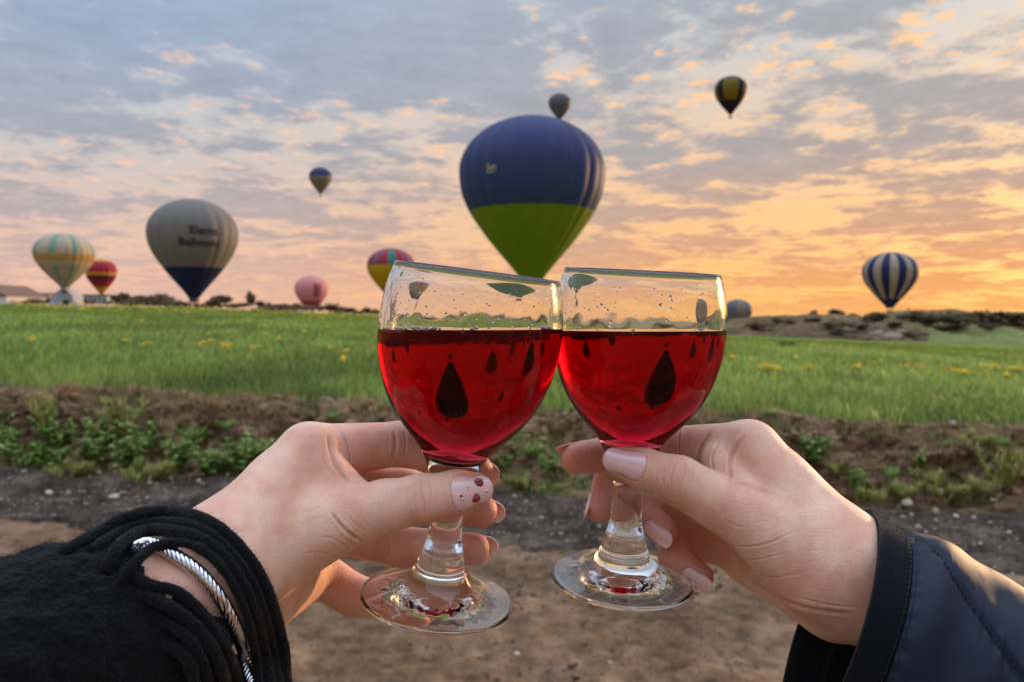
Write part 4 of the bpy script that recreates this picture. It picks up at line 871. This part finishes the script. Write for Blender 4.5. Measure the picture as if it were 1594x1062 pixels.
    for nm in nails:
        nv_, nf_, rim_, fr = nail(S_, Fp, *nm); NP.append((nv_, nf_, fr, nm[6]))
        sel = np.where(np.linalg.norm(V_-rim_.mean(0), axis=1) < 16)[0]; dmin = np.min(np.linalg.norm(V_[sel][:, None]-rim_[None], axis=2), axis=1)
        disp[sel] += .30*np.exp(-((dmin-1.1)/.7)**2)-.25*np.exp(-(dmin/.55)**2); dark[sel] = np.maximum(dark[sel], .7*np.exp(-(dmin/.6)**2))  # groove round the nail, with its shade painted in
    V_ = V_+N_*disp[:, None]
    V2 = camw(V_); org = np.array(origin)
    me = npmesh('person', V2-org, Q, [M_skin]); vattr(me, 'blush', np.stack([blush, dark, 0*dark], -1))
    o = link('person', me, None, origin); tag(o, label, 'person')
    out = []
    for nv_, nf_, fr, mt in NP:
        V3, F3 = merge([(nv_, nf_)]); nme = npmesh('fingernail', camw(V3)-org, F3, [mt]); out.append((link('fingernail', nme, o), fr))
    return o, Fp, out, org
# ---------------------------------------------------------------- left hand (thumb towards the camera, fingers behind the stem)
SL = Sculpt(.350, (-205, 18, 235), (12, 165, 425), 1.08)
iM, iP, iD, iT = (480, 706, 5, 45), (620, 692, 82, 34), (700, 712, 98, 30), (742, 734, 92, 26)
mM, mP, mD, mT = (484, 752, 72, 44), (622, 760, 128, 33), (710, 785, 108, 29), (750, 797, 98, 25)
rM, rP, rD, rT = (478, 808, 125, 42), (622, 852, 136, 31), (698, 855, 108, 28), (740, 856, 97, 24)
pM, pP, pD, pT = (462, 872, 165, 38), (548, 927, 178, 31), (612, 938, 160, 26), (650, 942, 140, 22)
wr_ = (350, 872, -128, 84)
thumbL = [(425, 842, -70, 82), (553, 803, -62, 46), (600, 789, -61, 40), (655, 778, -58, 37.5), (712, 768, -50, 34), (737, 763, -45, 27)]
palmL = [(wr_, iM, 8), ((372, 880, -95, 74), mM, 8), ((380, 905, -60, 70), rM, 8), ((385, 935, -45, 66), (466, 896, 140, 48), 8), ((440, 770, -10, 62), (470, 830, 70, 60), 8)]
extraL = [((505, 722, -20, 28), (545, 775, -45, 34), 6)]
armL = [wr_, (330, 902, -150, 85), (215, 965, -220, 88), (60, 1060, -290, 100)]
nailsL = [((655, 778, -58, 37.5), (737, 763, -45, 29), (.06, -.10, -.99), 16.5, 14.5, -9.5, M_nail),
          (iD, iT, (.1, -.15, 1), 13.5, 11.5, -3.0, M_nailedge, .9, .30), (mD, mT, (.1, -.1, 1), 13, 11.5, -2.6, M_nailedge, .9, .30), (rD, rT, (.1, -.1, 1), 13, 11, -2.8, M_nailedge, .9, .30), (pD, pT, (.2, 0, .9), 10, 9, -3, M_nailedge, .7, .16)]
wrL = [([(650, 750), (645, 775), (650, 802)], 0.15, 1.2, -140, -40), ([(658, 745), (656, 765), (661, 785), (660, 808)], 0.31, 1.2, -140, -40), ([(667, 748), (671, 768), (666, 800)], 0.22, 1.1, -140, -40), ([(676, 752), (682, 770), (676, 792)], 0.15, 1.1, -140, -40), ([(640, 755), (634, 778), (640, 800)], 0.11, 1.1, -140, -40), ([(628, 758), (624, 775)], 0.07, 1.1, -140, -40),
       ([(510, 676), (516, 705), (530, 735), (548, 756)], 0.72, 3.2, -120, 60), ([(530, 672), (540, 690), (545, 715), (542, 735)], 0.34, 1.6, -120, 90), ([(506, 690), (505, 720), (520, 745)], 0.19, 1.6, -140, 60),
       ([(566, 846), (545, 832), (525, 812), (515, 796)], 0.64, 2.6, -160, 0), ([(570, 828), (552, 815), (540, 800)], 0.22, 1.4, -160, 0), ([(585, 832), (570, 815), (560, 798)], 0.15, 1.2, -160, 0), ([(545, 858), (520, 840), (495, 835)], 0.22, 1.5, -160, 0), ([(530, 875), (500, 862), (470, 862)], 0.15, 1.5, -190, 0), ([(520, 765), (500, 790), (470, 800)], 0.09, 1.4, -190, 0),
       ([(612, 668), (616, 690), (612, 716)], 0.31, 2.6, 0, 160), ([(628, 668), (632, 690), (628, 712)], 0.22, 1.5, 0, 160), ([(600, 835), (604, 855), (600, 872)], 0.22, 1.5, 40, 240)]
for i in range(34):
    x0, y0 = random.uniform(440, 560), random.uniform(790, 900); wrL.append(([(x0, y0), (x0+random.uniform(14, 30), y0+random.uniform(-14, -4)), (x0+random.uniform(36, 52), y0+random.uniform(-22, -2))], random.uniform(.03, .08), 1.1, -230, -10))
ORL = camw(SL.q(350, 872, -128))
personL, FL, nlL, orgL = build_hand(SL, palmL, [[iM, iP, iD, iT], [mM, mP, mD, mT], [rM, rP, rD, rT], [pM, pP, pD, pT]], thumbL, armL, extraL, nailsL, wrL,
    'person in black fringed shawl, left hand gripping the left glass stem', ORL)
# nail art on the left thumb: two dark red spots and small gems
tn, fr = nlL[0]; P0 = fr['P0']
def on_nail(u_, v_): 
    i, j = (u_+1)/2*(P0.shape[0]-1), v_*(P0.shape[1]-1); i0, j0 = int(i), int(j); return P0[i0, j0]
def nail_pt(px, py):
    D = P0[..., 2]; e = (P0[..., 0]/D*FPX+W0/2-px)**2+(P0[..., 1]/D*FPX+H0/2-py)**2; i = np.unravel_index(np.argmin(e), e.shape); D_ = P0[i][2]; return np.array([(px-W0/2)/FPX*D_, (py-H0/2)/FPX*D_, D_])
for (px, py, r, mt, nm, fz) in [(745, 753, 2.2, M_dot, 'polish_dot', .2), (740, 776, 2.1, M_dot, 'polish_dot', .2), (757, 765, .75, M_gem, 'nail_gem', .7), (728, 759, .6, M_gem, 'nail_gem', .7), (720, 778, .65, M_gem, 'nail_gem', .7), (718, 773, .6, M_dot, 'polish_dot', .4)]:
    c_ = nail_pt(px, py); IV, IF = icoVF(2); n_ = fr['n']
    V3 = IV-(IV@n_)[:, None]*n_*(1-fz); link(nm, npmesh(nm, camw(c_+V3*r+n_*.05)-orgL, IF, [mt]), tn)
# ---------------------------------------------------------------- right hand
SR = Sculpt(.372, (18, 30, 262), (240, 190, 440), 1.08)
iM, iP, iD, iT = (1166, 703, 5, 46), (1046, 699, 90, 34), (958, 706, 110, 29), (899, 714, 98, 24)
mM, mP, mD, mT = (1168, 755, 72, 44), (1036, 766, 140, 32), (950, 756, 112, 27), (936, 792, 82, 23)
rM, rP, rD, rT = (1158, 805, 118, 42), (1022, 775, 146, 32), (997, 797, 76, 27), (1033, 828, 44, 23)
pM, pP, pD, pT = (1158, 852, 150, 38), (1056, 838, 128, 28), (1049, 866, 72, 24), (1091, 898, 44, 20)
wr_ = (1308, 880, -92, 80)
thumbR = [(1265, 868, -80, 84), (1160, 806, -70, 48), (1056, 749, -64, 37.5), (1000, 730, -55, 31), (965, 721, -50, 25)]
palmR = [(wr_, iM, 8), ((1300, 890, -75, 76), mM, 8), ((1295, 910, -50, 70), rM, 8), ((1305, 932, -45, 66), (1168, 866, 120, 46), 8), ((1205, 770, -5, 60), (1185, 820, 70, 56), 8)]
extraR = [((1120, 720, -10, 30), (1135, 768, -45, 34), 6)]
armR = [wr_, (1350, 920, -100, 70), (1480, 990, -150, 76), (1590, 1040, -190, 86)]
nailsR = [((1056, 749, -64, 37.5), (965, 721, -50, 26), (-.05, -.22, -.97), 17.5, 13.5, -10.2, M_nail),
          (iD, iT, (-.35, -.7, .45), 13.5, 10, -4.0, M_nail), (mD, mT, (-.97, .1, -.25), 13, 8.5, -4.5, M_nail), (rD, rT, (-.10, .28, -.95), 14.5, 10.5, -6.0, M_nail), (pD, pT, (-.05, .30, -.94), 14, 9, -6.0, M_nail)]
wrR = [([(1044, 716), (1032, 735), (1034, 762)], 0.25, 1.2, -150, -40), ([(1056, 714), (1046, 738), (1044, 772)], 0.22, 1.2, -150, -40), ([(1068, 717), (1064, 742), (1052, 775)], 0.28, 1.2, -150, -40), ([(1079, 722), (1077, 745), (1064, 776)], 0.19, 1.2, -150, -40), ([(1030, 722), (1022, 738), (1024, 758)], 0.14, 1.1, -150, -40), ([(1092, 735), (1086, 755), (1076, 776)], 0.09, 1.1, -150, -40),
       ([(1140, 757), (1136, 730), (1142, 700), (1162, 676)], 0.72, 3.0, -120, 70), ([(1086, 720), (1090, 695), (1108, 672)], 0.64, 2.8, -80, 140), ([(1112, 740), (1108, 712), (1122, 684)], 0.25, 1.6, -120, 90), ([(1200, 770), (1165, 756), (1140, 752)], 0.31, 2.6, -140, 0),
       ([(1128, 848), (1160, 852), (1200, 845), (1240, 825)], 0.28, 1.6, -170, 0), ([(1135, 868), (1175, 872), (1220, 862)], 0.22, 1.5, -190, 0), ([(1160, 895), (1205, 900), (1260, 890)], 0.19, 1.5, -190, 0), ([(1120, 800), (1140, 818), (1170, 822)], 0.12, 1.4, -170, 0), ([(1150, 885), (1200, 925), (1260, 948), (1335, 958)], 0.56, 2.8, -200, 40), ([(1240, 930), (1290, 942), (1335, 946)], 0.22, 1.4, -200, 40), ([(1060, 664), (1056, 690), (1060, 716)], 0.31, 1.6, 20, 160)]
for i in range(40):
    x0, y0 = random.uniform(1110, 1260), random.uniform(770, 910); wrR.append(([(x0, y0), (x0+random.uniform(14, 28), y0+random.uniform(-3, 6)), (x0+random.uniform(34, 54), y0+random.uniform(-12, 2))], random.uniform(.03, .08), 1.1, -230, -10))
ORR = camw(SR.q(1318, 888, -95))
personR, FR, nlR, orgR = build_hand(SR, palmR, [[iM, iP, iD, iT], [mM, mP, mD, mT], [rM, rP, rD, rT], [pM, pP, pD, pT]], thumbR, armR, extraR, nailsR, wrR,
    'person in navy quilted jacket, right hand pinching the right glass stem', ORR)
# ================================================================== shawl, cords, bracelet (left), jacket sleeve (right)
def fabric(name, c1, c2, scale, bump, rough=.9, sheen=.3, weave=0):
    m, k = mat(name); o = k.tc.outputs['Object']; n = k.noise(o, scale, 6, .7)
    c = k.mix(n, lin(c1), lin(c2)); p = k.n('ShaderNodeBsdfPrincipled', Base_Color=c, Roughness=rough); p.inputs['Sheen Weight'].default_value = sheen; p.inputs['Specular IOR Level'].default_value = .2; p.inputs['Sheen Roughness'].default_value = .5
    h_ = n
    if weave:
        v = k.n('ShaderNodeTexVoronoi', Vector=o, Scale=weave); h_ = k.m('ADD', k.m('MULTIPLY', v.outputs['Distance'], .8), n)
    b = k.n('ShaderNodeBump', Strength=.9, Distance=bump, Height=h_); k.t.links.new(b.outputs[0], p.inputs['Normal']); surf(k, p.outputs[0]); return m
M_shawl = fabric('black_wool', '#060606', '#131314', 420, .0011, .95, .05, 700)
M_fuzz = fabric('wool_fibre', '#070708', '#1a1a1b', 100, .0001, .9, .1)
M_silver = plain('silver', lin('#e2e2e4'), .13, 1.0, var=.05, scale=300)
SS = Sculpt(.350, (-300, 40, 120), (-78, 235, 345), .95); FS = SS.new()
SS.chain(FS, [(212, 938, -205, 86), (120, 985, -250, 128), (-50, 1085, -310, 178), (-230, 1200, -400, 200)], 12)
SS.cone(FS, (266, 1000, -222, 88), (120, 1060, -260, 120), 14)
SS.cone(FS, (290, 1060, -150, 60), (398, 1095, -125, 42), 10)
V_, Q = SS.mesh(FS); V_ = relax(V_, Q, 2); N_ = vnormals(V_, Q)
if SS.sample(FS, V_+N_*1.5).mean() < 0: N_ = -N_; Q = Q[:, ::-1]
d_ = 2.2*fbm(V_[:, 0]*.035, V_[:, 1]*.035, V_[:, 2]*.035, 3, seed=3)+1.0*fbm(V_[:, 0]*.16, V_[:, 1]*.16, V_[:, 2]*.16, 3, seed=4)+.4*fbm(V_[:, 0]*.6, V_[:, 1]*.6, V_[:, 2]*.6, 2, seed=6)
V_ = V_+N_*d_[:, None]
me = npmesh('shawl', camw(V_)-orgL, Q, [M_shawl])
shawl = link('shawl', me, personL); shawl['label'] = 'black woollen shawl with long cord fringe'
def fibres(Vc, Nc, n, lmin, lmax, seed):
    rg = np.random.default_rng(seed); i = rg.integers(0, len(Vc), n); b = Vc[i]; d = Nc[i]+rg.normal(0, .55, (n, 3)); d /= np.linalg.norm(d, axis=1)[:, None]; L = lmin+(lmax-lmin)*rg.power(.5, n)[:, None]
    s = np.cross(d, rg.normal(0, 1, (n, 3))); s /= np.linalg.norm(s, axis=1)[:, None]; w = .055; cv = rg.normal(0, .35, (n, 3))*L
    A = np.stack([b-s*w, b+s*w, b+d*L*.6+cv*.3-s*w*.7, b+d*L*.6+cv*.3+s*w*.7, b+d*L+cv], 1).reshape(-1, 3); j = np.arange(n)[:, None]*5
    return A, [np.concatenate([j, j+1, j+3, j+2], 1), np.concatenate([j+2, j+3, j+4], 1)]
fr_ = np.where((N_[:, 2] < .5) & (V_[:, 2] < 330))[0]
A, Fq = fibres(V_[fr_], N_[fr_], 26000, .5, 2.6, 3); o = link('wool_fuzz', npmesh('wool_fuzz', camw(A)-orgL, Fq, [M_fuzz]), shawl); tag(o, kind='stuff')
def drape(pts, off, n=9):
    """points lying on the arm or shawl under the given pixels"""
    c_ = catmull([(a, b, 0) for a, b in pts], n)[:, :2]; out = []; D = None
    for px, py in c_:
        p1, v1_ = SL.surfD(FL, px, py, off); p2, v2_ = SS.surfD(FS, px, py, off)
        cand = [q_[2] for q_, v in ((p1, v1_), (p2, v2_)) if v <= off+.4]
        if not cand: cand = [p1[2] if v1_ < v2_ else p2[2]] if min(v1_, v2_) < 11 else [out[-1] if out else 285]
        out.append(min(cand))
    D = np.array(out, float)
    for _ in range(14): D[1:-1] = (D[:-2]+2*D[1:-1]+D[2:])/4
    return np.stack([(c_[:, 0]-W0/2)/FPX*D, (c_[:, 1]-H0/2)/FPX*D, D], -1)
cords = [([(95, 862), (150, 830), (205, 804), (255, 798), (300, 803), (350, 829), (392, 876), (420, 932), (438, 996), (448, 1085)], 10, 2.6), ([(140, 858), (190, 826), (240, 813), (300, 818), (348, 848), (388, 900), (412, 960), (428, 1030), (434, 1085)], 10, 3.0), ([(165, 890), (182, 856), (214, 830), (260, 826), (310, 838), (350, 868), (380, 915), (402, 975), (416, 1040), (421, 1085)], 11, 3.4),
         ([(190, 905), (212, 874), (245, 850), (290, 847), (330, 868), (360, 906), (384, 960), (398, 1020), (405, 1085)], 10, 5.6), ([(190, 890), (235, 911), (275, 922), (306, 946), (336, 986), (360, 1030), (377, 1085)], 10, 3.4), ([(265, 930), (318, 962), (346, 1002), (364, 1045), (371, 1085)], 9, 3.0), ([(210, 920), (262, 944), (298, 970), (328, 1006), (346, 1045), (356, 1085)], 11, 3.4), ([(240, 960), (288, 990), (314, 1025), (328, 1085)], 11, 3.0), ([(340, 850), (375, 880), (403, 930), (422, 985), (434, 1050), (441, 1085)], 9, 2.4), ([(255, 1000), (292, 1028), (308, 1085)], 11, 3.0), ([(360, 870), (392, 925), (410, 985), (421, 1045), (428, 1085)], 9, 3.2)]
cv_, cn_ = [], []
for i, (pts, r, off) in enumerate(cords):
    pa = drape(pts, off); t0_ = np.clip(np.arange(len(pa))/10., 0, 1); pa = pa*(1+(.022*(1-t0_)**1.5)[:, None]); rr = (.95, .78, .9, .74, .84, .7, .88, .76, .7, .86, .74)[i % 11]*r*pa[:, 2]/FPX*(1+.08*vnoise(np.arange(len(pa))*.35, np.arange(len(pa))*0., seed=i)); V3, F3 = tube(pa, rr, 14)
    c_ = V3-np.concatenate([np.repeat(pa, 14, 0), pa[:1], pa[-1:]]); nn_ = c_/(np.linalg.norm(c_, axis=1)[:, None]+1e-9); V3 = V3+nn_*(.16*fbm(V3[:, 0]*.45, V3[:, 1]*.45, V3[:, 2]*.45, 2, seed=9))[:, None]
    link('cord', npmesh('cord', camw(V3)-orgL, F3, [M_shawl]), shawl); cv_.append(V3[:-2]); cn_.append(nn_[:-2])
A, Fq = fibres(np.concatenate(cv_), np.concatenate(cn_), 22000, .3, 2.2, 8); o = link('cord_fuzz', npmesh('cord_fuzz', camw(A)-orgL, Fq, [M_fuzz]), shawl); tag(o, kind='stuff')
# bracelet: a bangle of twisted silver strands
bp_ = drape([(214, 853), (228, 847), (250, 852), (278, 868), (310, 892), (340, 928), (362, 968), (378, 1012), (388, 1062)], 2.7, 12)
axd = SL.q(330, 902, -150)-SL.q(215, 965, -220); axd /= np.linalg.norm(axd); aw = np.array([0, 0, 1.])-axd*axd[2]; aw /= np.linalg.norm(aw)
ctr = SL.q(292, 930, -172); back = [bp_[-1]+aw*7, bp_[-1]+aw*20+axd*-1, ctr+aw*27.5, bp_[0]+aw*20, bp_[0]+aw*7]
loop = catmull(np.vstack([bp_[::6], back, bp_[:1]]), 14)
seg_ = np.concatenate([[0], np.cumsum(np.linalg.norm(np.diff(loop, axis=0), axis=1))]); tq = np.linspace(0, seg_[-1], 560); loop = np.stack([np.interp(tq, seg_, loop[:, i]) for i in range(3)], -1)
T_ = np.gradient(loop, axis=0); T_ /= np.linalg.norm(T_, axis=1)[:, None]; e1 = np.cross(T_, [.3, .9, .2]); e1 /= np.linalg.norm(e1, axis=1)[:, None]; e2 = np.cross(T_, e1)
bro = camw(ctr); bracelet = empty('bracelet', bro); tag(bracelet, 'twisted silver rope bangle on the wrist under the black cords', 'bracelet')
for s_ in range(6):
    ph = tq/13.*2*math.pi+s_*math.pi/3; pa = loop+1.55*(np.cos(ph)[:, None]*e1+np.sin(ph)[:, None]*e2); V3, F3 = tube(pa, .98, 8, False)
    link('strand', npmesh('strand', camw(V3)-bro, F3, [M_silver]), bracelet)
# thin ring on a finger behind the thumb
a_, b_q = SL.q(484, 752, 72), SL.q(622, 760, 140); c_ = a_+(b_q-a_)*.50; d_ = (b_q-a_)/np.linalg.norm(b_q-a_); e1 = np.cross(d_, [0, 1, 0]); e1 /= np.linalg.norm(e1); e2 = np.cross(d_, e1); th = np.linspace(0, 2*math.pi, 49)
V3, F3 = tube(c_+11.3*(np.cos(th)[:, None]*e1+np.sin(th)[:, None]*e2), .8, 8, False); ro = camw(c_); tag(link('ring', npmesh('ring', camw(V3)-ro, F3, [M_silver]), None, ro), 'thin silver ring on a finger behind the left thumb', 'ring')
# ---- jacket sleeve
m, k = mat('navy_nylon'); o = k.tc.outputs['Object']; n = k.noise(o, 60, 5, .6); c = k.mix(n, lin('#141c2c'), lin('#182132'))
p = k.n('ShaderNodeBsdfPrincipled', Base_Color=c, Roughness=.6); p.inputs['Specular IOR Level'].default_value = .25; p.inputs['Sheen Weight'].default_value = .0
hb = k.m('ADD', k.noise(o, 45, 4, .5, .6), k.m('MULTIPLY', k.noise(o, 1600, 2, .5), .08)); b = k.n('ShaderNodeBump', Strength=.55, Distance=.0005, Height=hb); k.t.links.new(b.outputs[0], p.inputs['Normal']); surf(k, p.outputs[0]); M_nylon = m
M_cuff = fabric('navy_knit_cuff', '#06080f', '#0e121d', 1300, .00035, .95, .05); M_line = fabric('dark_lining', '#0b0c10', '#16181e', 200, .0006, .8, .1); M_thread = fabric('thread', '#0a0c12', '#1a2030', 500, .0001, .8, .2)
def sleeve_pt(s, th, inset=0.):
    s, th = np.asarray(s, float), np.asarray(th, float)
    c_ = np.array([1290, 985, -80.])+s[..., None]*np.array([330, 160, -70.]); a = np.array([64, -186, 0.]); b = np.array([45, 20, -150.])
    q0 = c_+np.cos(th)[..., None]*a+np.sin(th)[..., None]*b; rad = q0-c_; L = np.linalg.norm(rad, axis=-1)[..., None]
    seam = np.interp(s, [.17, .33, .75, 1.2], [.12, .64, 1.27, 1.5]); cf = np.clip((s-.165)/.01, 0, 1)
    amp = 14*np.exp(-((s-.34)/.13)**2)*(.6+.4*np.sin(th*3+1))*cf+4*fbm(s*5, th*1.8, oct=2, seed=12)*cf+4*np.sin((s*22+th*2.2))*np.exp(-((s-.22)/.06)**2)*cf*(.5+.5*vnoise(th*3, s*0, seed=6))
    amp = amp-9*np.exp(-((th-seam)/.045)**2)*cf-6*np.exp(-((s-.168)/.012)**2)+.5*fbm(s*14, th*5, oct=2, seed=14)*cf+3*np.exp(-((s-.0)/.02)**2)+2.6*np.sin(th*46+3*vnoise(th*6, s*0, seed=8))*np.exp(-((s-.185)/.022)**2)*cf+2.2*np.sin(s*150+4*vnoise(s*20, th*0, seed=5))*np.exp(-((th-seam)/.11)**2)*cf*np.clip(np.abs(th-seam)/.04, 0, 1)+6*np.sin(s*17+th*2.5+1)*np.exp(-((th-seam-.5)/.5)**2)*cf*np.exp(-((s-.45)/.3)**2)+2.0*(1-cf)*vnoise(th*5, s*5, seed=4)
    return q0+rad/L*(amp[..., None]-inset)
def sleeve_cam(q0):
    D = SR.D0+q0[..., 2]*SR.u; return np.stack([(q0[..., 0]-W0/2)/FPX*D, (q0[..., 1]-H0/2)/FPX*D, D], -1)
nth = 170
def shell(s0, s1, ns, name, mt, parent, lining=True):
    s = np.linspace(s0, s1, ns); th = np.arange(nth)/nth*2*math.pi; SSg, TH = np.meshgrid(s, th, indexing='xy')
    O_ = camw(sleeve_cam(sleeve_pt(SSg, TH))).reshape(-1, 3)-orgR; I_ = camw(sleeve_cam(sleeve_pt(SSg, TH, 8.))).reshape(-1, 3)-orgR
    f = gridf(nth, ns, True); n_ = len(O_); E = []
    for i in range(nth):
        j = (i+1) % nth; E += [(i*ns, j*ns, j*ns+n_, i*ns+n_), (i*ns+ns-1, i*ns+ns-1+n_, j*ns+ns-1+n_, j*ns+ns-1)]
    me = npmesh(name, np.concatenate([O_, I_]), [f, f[:, ::-1]+n_, np.array(E)], [mt, M_line], True, [0]*len(f)+[1]*len(f)+[0]*len(E))
    return link(name, me, parent)
sleeve = shell(.170, 2.4, 190, 'sleeve', M_nylon, personR); sleeve['label'] = 'navy nylon jacket sleeve with stitched seam'
cuff = shell(0.0, .169, 26, 'cuff', M_cuff, sleeve)
sg_, tg_ = np.meshgrid(np.linspace(.004, .165, 30), np.linspace(-.5, 3.0, 260), indexing='xy'); cv = sleeve_cam(sleeve_pt(sg_, tg_)); nc = np.cross(np.gradient(cv, axis=0), np.gradient(cv, axis=1)); nc /= np.linalg.norm(nc, axis=-1)[..., None]; nc = nc*np.sign(-nc[..., 2:3].mean())
A, Fq = fibres(cv.reshape(-1, 3), nc.reshape(-1, 3), 9000, .15, .8, 21); tag(link('cuff_fuzz', npmesh('cuff_fuzz', camw(A)-orgR, Fq, [M_cuff]), sleeve), kind='stuff')
# stitches: short thread dashes along the cuff and the diagonal seam
def stitches(ss, tt, name):
    q0 = sleeve_cam(sleeve_pt(ss, tt, -2.)); parts = []; L = np.concatenate([[0], np.cumsum(np.linalg.norm(np.diff(q0, axis=0), axis=1))]); x = 0
    while x < L[-1]-2.2:
        pp = np.array([[np.interp(x+d*1.7, L, q0[:, i]) for i in range(3)] for d in (0, .5, 1)]); parts.append(tube(pp, [.15, .26, .15], 6)); x += 2.7
    V3, F3 = merge(parts); o = link(name, npmesh(name, camw(V3)-orgR, F3, [M_thread]), sleeve); tag(o, kind='stuff')
tt = np.linspace(-.4, 2.6, 300); stitches(np.full(300, .150), tt, 'cuff_stitching')
ss = np.linspace(.18, .98, 300); stitches(ss, np.interp(ss, [.17, .33, .75, 1.2], [.12, .64, 1.27, 1.5])-.02, 'seam_stitching')
# inner knit layer bunched inside the cuff
# ================================================================== single out look-alikes by their order from the left
ORD = ['leftmost', 'second from the left', 'third from the left', 'fourth from the left', 'fifth from the left', 'sixth from the left', 'seventh from the left', 'eighth from the left', 'ninth from the left', 'tenth from the left', 'eleventh from the left', 'twelfth from the left']+[w_+' from the left' for w_ in ('thirteenth', 'fourteenth', 'fifteenth', 'sixteenth', 'seventeenth', 'eighteenth', 'nineteenth', 'twentieth')]
seen = {}
for o in S.objects:
    if o.parent is None and o.get('label'): seen.setdefault(o['label'], []).append(o)
for lb, os_ in seen.items():
    if len(os_) > 1:
        os_.sort(key=lambda o: o.location.x/max(o.location.y, .1))
        for i, o in enumerate(os_): o['label'] = lb+', '+(ORD[i] if i < len(os_)-1 or len(os_) == 1 else 'rightmost')
